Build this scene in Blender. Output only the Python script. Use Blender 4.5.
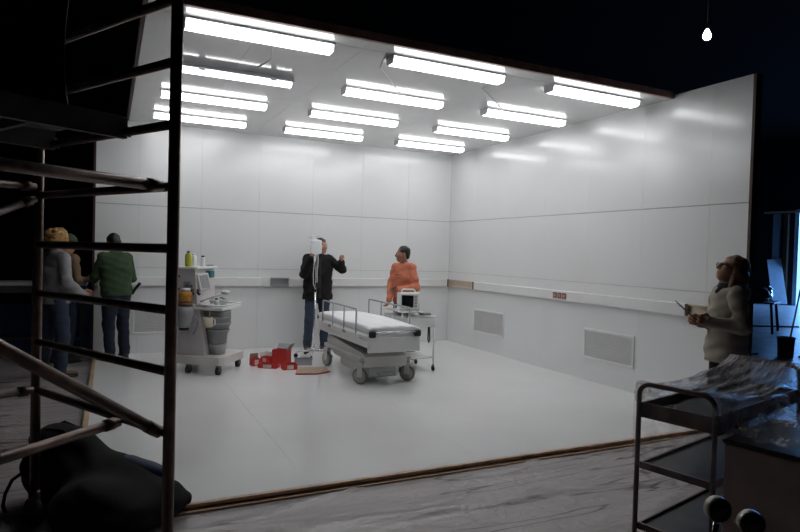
import bpy, math, random
import numpy as np
from mathutils import Vector, Matrix
random.seed(7); rng = np.random.default_rng(7)
S = bpy.context.scene
for o in list(bpy.data.objects): bpy.data.objects.remove(o)
COL = S.collection
PI = math.pi

# ------------------------------------------------------------------ camera
FPX = 604.955
CAM = Vector((-5.6592, -9.6862, 1.6))
R_ = Vector((0.90116797, -0.43256158, 0.02804946))
U_ = Vector((-0.01555655, 0.03239372, 0.99935411))
F_ = Vector((0.43319082, 0.90102227, -0.02246301))
cd = bpy.data.cameras.new('camera'); cam = bpy.data.objects.new('camera', cd); COL.objects.link(cam)
cd.sensor_fit = 'HORIZONTAL'; cd.sensor_width = 36; cd.lens = FPX / 800 * 36; cd.clip_start = .05; cd.clip_end = 200
cam.matrix_world = Matrix(((R_.x, U_.x, -F_.x, CAM.x), (R_.y, U_.y, -F_.y, CAM.y), (R_.z, U_.z, -F_.z, CAM.z), (0, 0, 0, 1)))
S.camera = cam
# ------------------------------------------------------------------ light / view
W = bpy.data.worlds.new('world'); S.world = W; W.use_nodes = True
bg = W.node_tree.nodes['Background']; bg.inputs[0].default_value = (.16, .42, 1, 1); bg.inputs[1].default_value = 16.0
S.view_settings.view_transform = 'Standard'; S.view_settings.look = 'None'
S.view_settings.exposure = 0.0; S.view_settings.gamma = 1; S.view_settings.use_curve_mapping = False
pl = bpy.data.lights.new('door_daylight', 'AREA'); pl.shape = 'RECTANGLE'; pl.size = 6.0; pl.size_y = 3.6
pl.cycles.is_portal = True                                    # guides sampling of the sky through the open studio gate
plo = bpy.data.objects.new('door_daylight', pl); COL.objects.link(plo); plo.location = (18.72, 2.0, 1.77); plo.rotation_euler = (0, PI/2, 0)
plo.rotation_euler = Vector((-1, 0, 0)).to_track_quat('-Z', 'Z').to_euler()
LAMP_E = 9.6      # emission of the frosted diffusers
UP_E = 9.0        # emission of the tubes through the open top of the trays

# ------------------------------------------------------------------ materials
MT = {}
def mat(name, col, rough=.5, metal=0., var=.08, nscale=6., bump=0., bscale=40., spec=.5, coat=0., emit=None, estr=0., trans=0., alpha=None):
    if name in MT: return MT[name]
    m = bpy.data.materials.new(name); m.use_nodes = True; MT[name] = m
    nt = m.node_tree; b = nt.nodes['Principled BSDF']
    b.inputs['Roughness'].default_value = rough; b.inputs['Metallic'].default_value = metal
    b.inputs['Specular IOR Level'].default_value = spec; b.inputs['Coat Weight'].default_value = coat
    b.inputs['Transmission Weight'].default_value = trans
    tc = nt.nodes.new('ShaderNodeTexCoord')
    if var > 0:
        n = nt.nodes.new('ShaderNodeTexNoise'); n.inputs['Scale'].default_value = nscale; n.inputs['Detail'].default_value = 5
        r = nt.nodes.new('ShaderNodeValToRGB')
        r.color_ramp.elements[0].position = .3; r.color_ramp.elements[1].position = .7
        r.color_ramp.elements[0].color = tuple(max(0, c*(1-var)) for c in col) + (1,)
        r.color_ramp.elements[1].color = tuple(min(1, c*(1+var)) for c in col) + (1,)
        nt.links.new(tc.outputs['Object'], n.inputs['Vector']); nt.links.new(n.outputs['Fac'], r.inputs['Fac'])
        nt.links.new(r.outputs['Color'], b.inputs['Base Color'])
    else: b.inputs['Base Color'].default_value = tuple(col) + (1,)
    if bump > 0:
        n2 = nt.nodes.new('ShaderNodeTexNoise'); n2.inputs['Scale'].default_value = bscale; n2.inputs['Detail'].default_value = 4
        bp = nt.nodes.new('ShaderNodeBump'); bp.inputs['Strength'].default_value = bump; bp.inputs['Distance'].default_value = .01
        nt.links.new(tc.outputs['Object'], n2.inputs['Vector']); nt.links.new(n2.outputs['Fac'], bp.inputs['Height'])
        nt.links.new(bp.outputs['Normal'], b.inputs['Normal'])
    if emit: b.inputs['Emission Color'].default_value = tuple(emit) + (1,); b.inputs['Emission Strength'].default_value = estr
    if alpha is not None: b.inputs['Alpha'].default_value = alpha
    return m
def film_mat(name, opacity=.22, streak=.5, scale=(3, 30, 3), tint=(.8, .82, .85), rough=.12):
    m = bpy.data.materials.new(name); m.use_nodes = True; MT[name] = m
    nt = m.node_tree; b = nt.nodes['Principled BSDF']; out = nt.nodes['Material Output']
    b.inputs['Base Color'].default_value = tint + (1,); b.inputs['Roughness'].default_value = rough
    tr = nt.nodes.new('ShaderNodeBsdfTransparent'); mx = nt.nodes.new('ShaderNodeMixShader')
    tc = nt.nodes.new('ShaderNodeTexCoord'); mp = nt.nodes.new('ShaderNodeMapping'); mp.inputs['Scale'].default_value = scale
    n = nt.nodes.new('ShaderNodeTexNoise'); n.inputs['Scale'].default_value = 1.0; n.inputs['Detail'].default_value = 8; n.inputs['Roughness'].default_value = .65
    r = nt.nodes.new('ShaderNodeValToRGB'); e = r.color_ramp.elements
    e[0].position = .42; e[0].color = (opacity,)*3 + (1,); e[1].position = .72; e[1].color = (min(1, opacity+streak),)*3 + (1,)
    bp = nt.nodes.new('ShaderNodeBump'); bp.inputs['Strength'].default_value = .8; bp.inputs['Distance'].default_value = .02
    L = nt.links.new
    L(tc.outputs['Object'], mp.inputs['Vector']); L(mp.outputs['Vector'], n.inputs['Vector']); L(n.outputs['Fac'], r.inputs['Fac'])
    L(n.outputs['Fac'], bp.inputs['Height']); L(bp.outputs['Normal'], b.inputs['Normal'])
    L(r.outputs['Color'], mx.inputs['Fac']); L(tr.outputs['BSDF'], mx.inputs[1]); L(b.outputs['BSDF'], mx.inputs[2]); L(mx.outputs['Shader'], out.inputs['Surface'])
    return m
def emis(name, col, st):
    m = bpy.data.materials.new(name); m.use_nodes = True; MT[name] = m
    nt = m.node_tree; nt.nodes.remove(nt.nodes['Principled BSDF'])
    e = nt.nodes.new('ShaderNodeEmission'); e.inputs[0].default_value = tuple(col) + (1,); e.inputs[1].default_value = st
    nt.links.new(e.outputs[0], nt.nodes['Material Output'].inputs['Surface']); return m

# ------------------------------------------------------------------ mesh builder
class MB:
    def __init__(s): s.v = []; s.f = []; s.sm = []
    def add(s, vs, fs, smooth=False):
        k = len(s.v); s.v += [tuple(v) for v in vs]; s.f += [tuple(i+k for i in f) for f in fs]; s.sm += [smooth]*len(fs); return s
    def box(s, x0, x1, y0, y1, z0, z1, M=None, bev=0.):
        if bev > 0:
            b = min(bev, (x1-x0)*.49, (y1-y0)*.49, (z1-z0)*.49)
            # chamfered box: 24 verts
            vs = []; idx = {}
            for ix in (0, 1):
                for iy in (0, 1):
                    for iz in (0, 1):
                        X = (x0, x1)[ix]; Y = (y0, y1)[iy]; Z = (z0, z1)[iz]
                        sx = b if ix == 0 else -b; sy = b if iy == 0 else -b; sz = b if iz == 0 else -b
                        for a, p in (('x', (X, Y+sy, Z+sz)), ('y', (X+sx, Y, Z+sz)), ('z', (X+sx, Y+sy, Z))):
                            idx[(ix, iy, iz, a)] = len(vs); vs.append(p)
            fs = []
            I = lambda *k: idx[k]
            for i in (0, 1):
                q = [I(i, 0, 0, 'x'), I(i, 0, 1, 'x'), I(i, 1, 1, 'x'), I(i, 1, 0, 'x')]; fs.append(q if i == 0 else q[::-1])
                q = [I(0, i, 0, 'y'), I(1, i, 0, 'y'), I(1, i, 1, 'y'), I(0, i, 1, 'y')]; fs.append(q if i == 0 else q[::-1])
                q = [I(0, 0, i, 'z'), I(0, 1, i, 'z'), I(1, 1, i, 'z'), I(1, 0, i, 'z')]; fs.append(q if i == 0 else q[::-1])
            for i in (0, 1):
                for j in (0, 1):
                    q = [I(0, i, j, 'y'), I(1, i, j, 'y'), I(1, i, j, 'z'), I(0, i, j, 'z')]; fs.append(q if i != j else q[::-1])
                    q = [I(i, 0, j, 'x'), I(i, 1, j, 'x'), I(i, 1, j, 'z'), I(i, 0, j, 'z')]; fs.append(q if i == j else q[::-1])
                    q = [I(i, j, 0, 'x'), I(i, j, 1, 'x'), I(i, j, 1, 'y'), I(i, j, 0, 'y')]; fs.append(q if i != j else q[::-1])
                    for k in (0, 1):
                        q = [I(i, j, k, 'x'), I(i, j, k, 'y'), I(i, j, k, 'z')]; fs.append(q if (i+j+k) % 2 == 0 else q[::-1])
        else:
            vs = [(x, y, z) for x in (x0, x1) for y in (y0, y1) for z in (z0, z1)]
            fs = [(0, 1, 3, 2), (4, 6, 7, 5), (0, 4, 5, 1), (2, 3, 7, 6), (0, 2, 6, 4), (1, 5, 7, 3)]
        if M is not None: vs = [M @ Vector(v) for v in vs]
        return s.add(vs, fs)
    def bar(s, p0, p1, w, h, up=(0, 0, 1), bev=0.):
        p0 = Vector(p0); p1 = Vector(p1); d = p1-p0; L = d.length; d.normalize(); upv = Vector(up)
        y = upv.cross(d)
        if y.length < 1e-4: y = Vector((0, 1, 0)).cross(d)
        y.normalize(); z = d.cross(y)
        M = Matrix(((d.x, y.x, z.x, p0.x), (d.y, y.y, z.y, p0.y), (d.z, y.z, z.z, p0.z), (0, 0, 0, 1)))
        return s.box(0, L, -w/2, w/2, -h/2, h/2, M, bev)
    def tube(s, pts, r, n=10, closed=False, caps=True):
        P = [Vector(p) for p in pts]; m = len(P); rs = r if isinstance(r, (list, tuple)) else [r]*m
        vs = []; prev = None
        for i in range(m):
            if closed: t = P[(i+1) % m]-P[i-1]
            else: t = P[min(i+1, m-1)]-P[max(i-1, 0)]
            t.normalize()
            if prev is None:
                a = Vector((0, 0, 1)) if abs(t.z) < .9 else Vector((1, 0, 0)); u = t.cross(a).normalized()
            else:
                u = prev-t*prev.dot(t); u.normalize()
            prev = u; w = t.cross(u)
            for k in range(n):
                an = 2*PI*k/n; vs.append(P[i]+(u*math.cos(an)+w*math.sin(an))*rs[i])
        fs = []
        for i in range(m if closed else m-1):
            j = (i+1) % m
            for k in range(n): k2 = (k+1) % n; fs.append((i*n+k, i*n+k2, j*n+k2, j*n+k))
        s.add(vs, fs, True)
        if caps and not closed:
            b = len(s.v)-len(vs)
            s.f.append(tuple(b+k for k in range(n))[::-1]); s.sm.append(False)
            s.f.append(tuple(b+(m-1)*n+k for k in range(n))); s.sm.append(False)
        return s
    def cyl(s, p0, p1, r0, r1=None, n=16): return s.tube([p0, p1], [r0, r0 if r1 is None else r1], n)
    def lathe(s, prof, c=(0, 0, 0), n=20, M=None, sx=1, sy=1):
        vs = []; m = len(prof)
        for (r, z) in prof:
            for k in range(n):
                a = 2*PI*k/n; p = Vector((c[0]+r*math.cos(a)*sx, c[1]+r*math.sin(a)*sy, c[2]+z)); vs.append(M @ p if M is not None else p)
        fs = [(i*n+k, i*n+(k+1) % n, (i+1)*n+(k+1) % n, (i+1)*n+k) for i in range(m-1) for k in range(n)]
        s.add(vs, fs, True); b = len(s.v)-len(vs)
        if prof[0][0] > 1e-4: s.f.append(tuple(b+k for k in range(n))[::-1]); s.sm.append(False)
        if prof[-1][0] > 1e-4: s.f.append(tuple(b+(m-1)*n+k for k in range(n))); s.sm.append(False)
        return s
    def prism(s, poly, a0, a1, axis='z', M=None):
        def mk(p, a): return {'z': (p[0], p[1], a), 'y': (p[0], a, p[1]), 'x': (a, p[0], p[1])}[axis]
        n = len(poly); vs = [mk(p, a0) for p in poly]+[mk(p, a1) for p in poly]
        if M is not None: vs = [M @ Vector(v) for v in vs]
        fs = [tuple(range(n))[::-1], tuple(range(n, 2*n))]+[(i, (i+1) % n, n+(i+1) % n, n+i) for i in range(n)]
        return s.add(vs, fs)
    def ball(s, c, r, n=14, m=8):
        rx, ry, rz = r if isinstance(r, tuple) else (r, r, r)
        prof = [(max(math.sin(PI*i/m), 1e-5), -math.cos(PI*i/m)) for i in range(m+1)]
        M = Matrix.Translation(Vector(c)) @ Matrix.Diagonal((rx, ry, rz, 1)); return s.lathe(prof, n=n, M=M)
    def grid(s, Z, nx, ny, smooth=True):
        # Z: flat list of nx*ny verts (row-major, ny inner)
        fs = [(i*ny+j, (i+1)*ny+j, (i+1)*ny+j+1, i*ny+j+1) for i in range(nx-1) for j in range(ny-1)]
        return s.add(Z, fs, smooth)
    def data(s, name, m):
        me = bpy.data.meshes.new(name); me.from_pydata(s.v, [], s.f); me.polygons.foreach_set('use_smooth', s.sm)
        me.validate(); me.materials.append(m); me.update()
        return me
    def build(s, name, m, parent=None, loc=None, rot=None, label=None, fix=True):
        me = s.data(name, m)
        if fix:
            import bmesh
            b = bmesh.new(); b.from_mesh(me); bmesh.ops.recalc_face_normals(b, faces=b.faces); b.to_mesh(me); b.free()
        return link(name, me, parent, loc, rot, label)
def link(name, me, parent=None, loc=None, rot=None, label=None):
    o = bpy.data.objects.new(name, me); COL.objects.link(o); o.parent = parent
    if loc is not None: o.location = loc
    if rot is not None: o.rotation_euler = rot
    if label: o['label'] = label
    return o
def tag(o, label, cat, group=None, kind=None):
    o['label'] = label
    if cat: o['category'] = cat
    if group: o['group'] = group
    if kind: o['kind'] = kind
    return o
def thing(name, label, cat, loc=(0, 0, 0), rz=0, group=None):
    o = bpy.data.objects.new(name, None); COL.objects.link(o); o.location = loc; o.rotation_euler = (0, 0, rz); o.empty_display_size = .1
    return tag(o, label, cat, group)
def struct(o, label=None):
    o['kind'] = 'structure'
    if label: o['label'] = label
    return o
def arc(c, r, a0, a1, n, plane='xz'):
    out = []
    for i in range(n+1):
        a = a0+(a1-a0)*i/n; u, v = r*math.cos(a), r*math.sin(a)
        out.append({'xz': (c[0]+u, c[1], c[2]+v), 'yz': (c[0], c[1]+u, c[2]+v), 'xy': (c[0]+u, c[1]+v, c[2])}[plane])
    return out

# ------------------------------------------------------------------ signed distance modelling (bodies, cloth, bags)
def surfnets(D, org, h):
    S_ = D < 0
    a = S_[:-1, :-1, :-1]; allin = a.copy(); anyin = a.copy(); cor = {}
    for dx in (0, 1):
        for dy in (0, 1):
            for dz in (0, 1):
                c = S_[dx:D.shape[0]-1+dx, dy:D.shape[1]-1+dy, dz:D.shape[2]-1+dz]; allin = allin & c; anyin = anyin | c
    act = np.argwhere(anyin & ~allin)
    if len(act) == 0: return np.zeros((0, 3)), []
    idm = -np.ones(a.shape, np.int64); idm[act[:, 0], act[:, 1], act[:, 2]] = np.arange(len(act))
    acc = np.zeros((len(act), 3)); cnt = np.zeros(len(act))
    C8 = [(x, y, z) for x in (0, 1) for y in (0, 1) for z in (0, 1)]
    val = {c: D[act[:, 0]+c[0], act[:, 1]+c[1], act[:, 2]+c[2]] for c in C8}
    for c in C8:
        for ax in range(3):
            if c[ax] == 0:
                e = list(c); e[ax] = 1; e = tuple(e); d0 = val[c]; d1 = val[e]; m = (d0 < 0) != (d1 < 0)
                t = np.where(m, d0/np.where(m, d0-d1, 1), 0); p = np.array(c, float)[None, :]+np.zeros((len(act), 3)); p[:, ax] += t
                acc += p*m[:, None]; cnt += m
    V = (act+acc/cnt[:, None])*h+org
    F = []
    for ax in range(3):
        sl0 = [slice(None)]*3; sl1 = [slice(None)]*3; sl0[ax] = slice(0, -1); sl1[ax] = slice(1, None)
        s0 = S_[tuple(sl0)]; s1 = S_[tuple(sl1)]
        E_ = np.argwhere(s0 != s1); o1, o2 = [(1, 2), (2, 0), (0, 1)][ax]
        E_ = E_[(E_[:, o1] > 0) & (E_[:, o2] > 0) & (E_[:, o1] < D.shape[o1]-1) & (E_[:, o2] < D.shape[o2]-1)]
        def cell(a1, a2):
            q = E_.copy(); q[:, o1] -= a1; q[:, o2] -= a2; return idm[q[:, 0], q[:, 1], q[:, 2]]
        q = np.stack([cell(1, 1), cell(0, 1), cell(0, 0), cell(1, 0)], 1)
        ins = s0[E_[:, 0], E_[:, 1], E_[:, 2]]
        q[~ins] = q[~ins][:, ::-1]
        F.append(q)
    F = np.concatenate(F); F = F[(F >= 0).all(1)]
    return V, F
class SD:
    def __init__(s): s.p = []
    def cone(s, a, b, ra, rb, k=.03, op='u'):
        a = np.array(a, float); b = np.array(b, float); m = max(ra, rb)
        def f(P):
            ba = b-a; L = max(ba @ ba, 1e-9); hh = np.clip(((P-a) @ ba)/L, 0, 1)
            return np.linalg.norm(P-a-hh[..., None]*ba, axis=-1)-(ra+(rb-ra)*hh)
        s.p.append((f, np.minimum(a, b)-m, np.maximum(a, b)+m, op, k)); return s
    def ell(s, c, r, R=None, k=.03, op='u'):
        c = np.array(c, float); r = np.array(r, float); m = r.max() if R is not None else r
        def f(P):
            q = P-c
            if R is not None: q = q @ R
            k0 = np.linalg.norm(q/r, axis=-1); k1 = np.linalg.norm(q/(r*r), axis=-1)
            return k0*(k0-1)/np.maximum(k1, 1e-6)
        s.p.append((f, c-m, c+m, op, k)); return s
    def skirt(s, z0, c0, r0, z1, c1, r1, k=.03, op='u'):
        c0 = np.array(c0, float); c1 = np.array(c1, float); r0 = np.array(r0, float); r1 = np.array(r1, float)
        def f(P):
            t = np.clip((P[..., 2]-z0)/(z1-z0), 0, 1)[..., None]
            c = c0+(c1-c0)*t; r = r0+(r1-r0)*t; q = (P[..., :2]-c)
            d = (np.linalg.norm(q/r, axis=-1)-1)*r.min(-1)
            return np.maximum(d, np.maximum(z0-P[..., 2], P[..., 2]-z1))
        m = np.maximum(r0, r1); lo = np.minimum(c0, c1)-m; hi = np.maximum(c0, c1)+m
        s.p.append((f, np.array([lo[0], lo[1], z0]), np.array([hi[0], hi[1], z1]), op, k)); return s
    def fun(s, f, lo, hi, op='u', k=.03): s.p.append((f, np.array(lo, float), np.array(hi, float), op, k)); return s
    def mesh(s, h, noise=None, post=None):
        us = [q for q in s.p if q[3] == 'u']
        lo = np.min([q[1] for q in us], 0)-3*h; hi = np.max([q[2] for q in us], 0)+3*h
        n = np.ceil((hi-lo)/h).astype(int)+1
        D = np.full(n, 1.0)
        ax = [lo[i]+h*np.arange(n[i]) for i in range(3)]
        for f, l, u, op, k in s.p:
            pad = k+2*h+.02
            i0 = np.clip(((l-pad-lo)/h).astype(int), 0, n-1); i1 = np.clip(((u+pad-lo)/h).astype(int)+2, 1, n)
            if (i1 <= i0).any(): continue
            sl = tuple(slice(i0[i], i1[i]) for i in range(3))
            P = np.stack(np.meshgrid(*[ax[i][sl[i]] for i in range(3)], indexing='ij'), -1)
            d = f(P); E = D[sl]
            if op == 'u':
                hh = np.maximum(k-np.abs(E-d), 0)/k; D[sl] = np.minimum(E, d)-hh*hh*k*.25
            else:
                d = -d; hh = np.maximum(k-np.abs(E-d), 0)/k; D[sl] = np.maximum(E, d)+hh*hh*k*.25
        if noise is not None or post is not None:
            P = np.stack(np.meshgrid(*ax, indexing='ij'), -1)
            if noise is not None: D = D+noise(P)
            if post is not None: D = np.maximum(D, post(P))
        return surfnets(D, lo, h)
def np_mesh(name, parts, m, parent=None, label=None, xf=None):
    """parts: list of (V,F); joined into one mesh"""
    me = bpy.data.meshes.new(name); vs = []; fs = []; k = 0
    for V, F in parts:
        if len(V) == 0: continue
        vs.append(V); fs.append(np.asarray(F)+k); k += len(V)
    V = np.concatenate(vs); F = np.concatenate(fs)
    if xf is not None: V = xf(V)
    me.vertices.add(len(V)); me.vertices.foreach_set('co', V.astype(np.float32).ravel())
    me.loops.add(F.size); me.loops.foreach_set('vertex_index', F.astype(np.int32).ravel())
    me.polygons.add(len(F)); me.polygons.foreach_set('loop_start', np.arange(0, F.size, 4, dtype=np.int32))
    me.polygons.foreach_set('use_smooth', np.ones(len(F), bool))
    me.update(calc_edges=True); me.validate(); me.materials.append(m)
    return link(name, me, parent, label=label)
def wrinkle(a, sx=14, sz=34, ph=0.):
    def f(P):
        x, y, z = P[..., 0], P[..., 1], P[..., 2]
        return a*(np.sin(sz*z+7*np.sin(5*x+ph)+4*y)*.5+np.sin(sx*x+17*z+ph)*np.sin(sx*1.3*y-11*z)*.6+.35*np.sin(60*z+25*x+ph))
    return f

# ------------------------------------------------------------------ palette
mat('laminate', (.80, .81, .81), .17, var=.015, nscale=1.5, spec=.5)
mat('laminate_backing', (.42, .42, .43), .6)
mat('ceiling_white', (.72, .72, .72), .13, var=.02, bump=.06, bscale=5)
mat('set_floor', (.80, .80, .80), .16, var=.03, nscale=1.2, spec=.5)
mat('wood_edge', (.70, .48, .33), .6, var=.25, nscale=9)
mat('wood_red', (.30, .17, .15), .6, var=.3, nscale=8)
mat('wood_dark', (.05, .022, .018), .6, var=.3, nscale=8)
mat('wood_pale', (.45, .33, .2), .6, var=.2, nscale=8)
mat('studio_black', (.0022, .0021, .002), 1.0, spec=.1, var=.3)
mat('studio_blue_black', (.012, .014, .02), .7, var=.3)
mat('studio_floor', (.23, .22, .22), .38, var=.35, nscale=3, bump=.2, bscale=9)
mat('trunk', (.80, .80, .80), .35, var=.02)
mat('beige', (.62, .53, .42), .5)
mat('brown_plastic', (.13, .07, .05), .5)
mat('socket_red', (.30, .10, .08), .45)
mat('grille', (.66, .66, .66), .5, metal=0, var=.03)
mat('grey_metal', (.42, .43, .45), .4, metal=.6)
mat('grey_dark', (.16, .165, .17), .5)
mat('grey_mid', (.33, .34, .35), .5)
mat('white_paint', (.80, .80, .79), .35, var=.03)
mat('off_white', (.70, .68, .66), .45, var=.05)
mat('mauve_white', (.62, .58, .59), .45, var=.04)
mat('black', (.015, .015, .016), .45)
mat('black_rubber', (.02, .02, .02), .7)
mat('chrome', (.75, .76, .78), .18, metal=1, var=.02)
mat('steel', (.5, .5, .51), .32, metal=.9, var=.1)
mat('scaffold_steel', (.16, .11, .09), .30, metal=.6, var=.35, nscale=14, bump=.15, bscale=60)
mat('scaffold_zinc', (.22, .19, .18), .34, metal=.55, var=.2, nscale=14)
mat('scaffold_deck', (.13, .13, .14), .5, var=.3)

# ------------------------------------------------------------------ the studio shell
ZS = -.05
SX0, SX1, SY0, SY1, SH = -10.0, 18.5, -14.0, 9.0, 6.4
struct(MB().box(SX0-.2, SX1+14, SY0-.2, SY1+.2, ZS-.2, ZS).build('floor_studio', MT['studio_floor']), 'dark grey scuffed concrete floor of the studio hall')
struct(MB().box(SX0-.2, SX1+.2, SY0-.2, SY1+.2, SH, SH+.2).build('ceiling_studio', MT['studio_black']), 'black studio hall ceiling')
struct(MB().box(SX0-.2, SX0, SY0-.2, SY1+.2, ZS, SH).build('wall_studio_left', MT['studio_black']), 'black studio hall wall')
struct(MB().box(SX0, SX1, SY1, SY1+.2, ZS, SH).build('wall_studio_back', MT['studio_black']), 'black studio hall wall behind the white set')
struct(MB().box(SX0, SX1, SY0-.2, SY0, ZS, SH).build('wall_studio_front', MT['studio_black']), 'black studio hall wall facing the white set')
w = MB().box(SX1, SX1+.2, 5.0, SY1, ZS, SH).box(SX1, SX1+.2, SY0, -1.0, ZS, SH).box(SX1, SX1+.2, -1.0, 5.0, 3.58, SH)
struct(w.build('wall_studio_right', MT['studio_blue_black']), 'blue-black studio hall wall with an open gate to daylight')
mat('jamb', (.55, .58, .62), .5); mat('post_brown', (.10, .055, .03), .5); mat('pillar_blue', (.34, .37, .42), .5)
struct(MB().box(SX1-.02, SX1+.3, 4.84, 5.0, ZS, 3.58).box(SX1-.02, SX1+.3, -1.0, 5.0, 3.58, 3.70).build('trim_1', MT['jamb']), 'pale metal jamb of the open studio gate')
struct(MB().box(SX1-.16, SX1-.02, 5.18, 5.34, ZS, 3.56).build('trim_2', MT['post_brown']), 'dark brown timber post beside the studio gate')
struct(MB().box(SX1-.12, SX1, 5.56, 5.80, ZS, 3.56).build('trim_3', MT['pillar_blue']), 'pale painted pilaster beside the studio gate')
struct(MB().box(SX1-.25, SX1-.16, 4.4, 6.1, 3.58, 3.66).build('trim_4', MT['wood_pale']), 'pale timber lintel edge above the studio gate')

# ------------------------------------------------------------------ the white set: floor, walls, ceiling
WB, DF, HC, HT, DC = -5.85, -5.79, 3.405, 3.445, -4.83
fl = struct(MB().box(WB+.045, 0, DF+.03, 0, ZS, -.006).build('floor', MT['set_floor']), 'glossy white floor of the film set room')
xs = [WB+.045, -4.4, -2.95, -1.45, 0.0]; ys = [DF+.03, -3.9, -1.95, 0]
for i in range(4):
    for j in range(3):
        MB().box(xs[i]+.0004, xs[i+1]-.0004, ys[j]+.0004, ys[j+1]-.0004, -.006, 0).build('floor_panel', MT['set_floor'], fl)
struct(MB().box(WB, 0.06, DF, DF+.03, ZS, -.03).box(WB, 0.06, DF, DF+.028, -.022, -.001).build('trim_5', MT['wood_edge']), 'brown plywood edge along the open front of the white floor')
struct(MB().box(WB, WB+.045, DF+.03, .0, ZS, .004).build('trim_6', MT['wood_pale']), 'pale timber strip along the side edge of the white floor')
struct(MB().box(WB, 0.06, DF-.035, DF-.004, ZS, ZS+.016).build('trim_7', MT['wood_edge']), 'thin brown batten lying against the plywood floor edge')

def panel_wall(name, label, length, depth_end, tiers, edges, M, verts_top):
    """wall in its own frame: u along wall, front face at v=0, backing v>0"""
    b = struct(MB().box(edges[0], edges[-1], .012, .06, ZS, HT, M).build(name, MT['laminate_backing']), label)
    for (z0, z1) in tiers:
        for a, c in zip(edges[:-1], edges[1:]):
            g = .0006
            MB().box(a+g, c-g, 0, .012, z0, z1, M, bev=.0006).build('wall_panel', MT['laminate'], b)
    return b
tiers = [(0, 1.268), (1.273, 2.183), (2.192, HT)]
eb = [WB]+[-.88*k for k in range(6, 0, -1)]+[0]
er = [0]+[.893*k for k in range(1, 7)]+[-DF]
MB_ = Matrix.Identity(4)
MR_ = Matrix(((0, 1, 0, 0), (-1, 0, 0, 0), (0, 0, 1, 0), (0, 0, 0, 1)))       # (u,v,z) -> (v,-u,z)
wb = panel_wall('wall_back', 'white laminate panelled back wall of the film set room', 5.85, 0, tiers, eb, MB_, HT)
wr = panel_wall('wall_right', 'white laminate panelled side wall of the film set room', 5.79, 0, tiers, er, MR_, HT)
# timber at the open ends of the two walls
struct(MB().box(WB-.03, WB-.001, -.004, .10, ZS, HT).build('trim_8', MT['wood_dark']), 'dark timber stud closing the end of the back wall')
struct(MB().box(-.004, .09, DF-.03, DF-.001, ZS, HT).build('trim_9', MT['wood_dark']), 'dark red timber stud closing the end of the side wall')

# trunking with open sections and sockets
def trunking(wall, M, u0, u1, inserts, sockets, end_clip):
    zc0, zc1 = 1.0, 1.135
    cuts = sorted(inserts); segs = []; a = u0
    for (i0, i1, kind) in cuts: segs.append((a, i0)); a = i1
    segs.append((a, u1))
    for a, c in segs:
        if c-a > .01: MB().box(a, c, -.055, -.0005, zc0, zc1, M, bev=.006).build('cable_duct', MT['trunk'], wall)
    for (i0, i1, kind) in cuts:
        MB().box(i0, i1, -.02, -.0005, zc0+.01, zc1-.01, M).box(i0, i1, -.05, -.02, zc0, zc0+.018, M).box(i0, i1, -.05, -.02, zc1-.018, zc1, M).build('duct_tray', MT['beige' if kind == 'beige' else 'grey_mid'], wall, label='open cable duct section')
        for e in ((i0, i0+.035), (i1-.035, i1)):
            if kind == 'beige': MB().box(e[0], e[1], -.058, -.0505, zc0+.004, zc1-.004, M, bev=.002).build('end_clip', MT['brown_plastic'], wall)
    for (s0, n, m_) in sockets:
        for k in range(n):
            c = s0+k*.095
            p = MB().box(c-.042, c+.042, -.062, -.0555, 1.025, 1.108, M, bev=.004).build('socket', MT[m_], wall)
            MB().cyl(M @ Vector((c, -.0665, 1.066)), M @ Vector((c, -.0621, 1.066)), .022, n=14).build('socket_well', MT['grey_mid'], p)
trunking(wb, MB_, WB, -.06, [(-3.33, -3.02, 'grey')], [(-2.66, 3, 'trunk')], None)
trunking(wr, MR_, .0, -DF, [(.06, .94, 'beige'), (5.15, 5.62, 'beige')], [(3.04, 3, 'socket_red')], None)
MB().box(-3.46, -3.33, -.07, -.0555, .99, 1.15, MB_, bev=.01).build('duct_cover', MT['trunk'], wb)

# ventilation grilles
def grille(wall, M, u0, u1):
    z0, z1 = .285, .68
    f = MB()
    for bx in ((u0, u1, z0, z0+.03), (u0, u1, z1-.03, z1), (u0, u0+.03, z0+.03, z1-.03), (u1-.03, u1, z0+.03, z1-.03)):
        f.box(bx[0], bx[1], -.016, -.0004, bx[2], bx[3], M, bev=.003)
    g = f.build('vent_grille', MT['trunk'], wall, label='white framed ventilation grille')
    MB().box(u0+.03, u1-.03, -.003, -.0004, z0+.03, z1-.03, M).build('grille_backing', MT['grille'], g)
    s = MB(); n = 15
    for k in range(n):
        zc = z0+.03+(k+.5)*(z1-z0-.06)/n
        s.box(u0+.031, u1-.031, -.012, -.0035, zc-.0075, zc+.0075, M)
    o = s.build('louvre_slats', MT['grille'], g); o['kind'] = 'stuff'
grille(wr, MR_, .90, 1.785); grille(wr, MR_, 3.575, 4.43); grille(wb, MB_, -5.345, -4.46)

# set ceiling: panels on dark backing, fascia along the open edges
CL = -5.43
ce = struct(MB().box(CL, 0, DC, 0, HC+.008, HC+.05).build('ceiling', MT['laminate_backing']), 'white panelled ceiling of the film set room')
cx = [CL, -4.55, -3.65, -2.73, -1.83, -.92, 0]; cy = [DC, -4.62, -2.44, 0]
for i in range(6):
    for j in range(3):
        g = .0025 if j else .003
        MB().box(cx[i]+.001, cx[i+1]-.001, cy[j]+g, cy[j+1]-g, HC, HC+.008).build('ceiling_panel', MT['ceiling_white'], ce)
struct(MB().box(CL-.02, .0, DC-.04, DC-.001, HC-.002, HC+.07).build('trim_10', MT['wood_red']), 'dark red timber fascia along the open edge of the set ceiling')
struct(MB().box(CL-.035, CL-.001, DC, 0, HC-.002, HC+.07).build('trim_11', MT['wood_dark']), 'dark timber batten along the side edge of the set ceiling')
mat('cable_white', (.55, .55, .55), .5)
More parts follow.
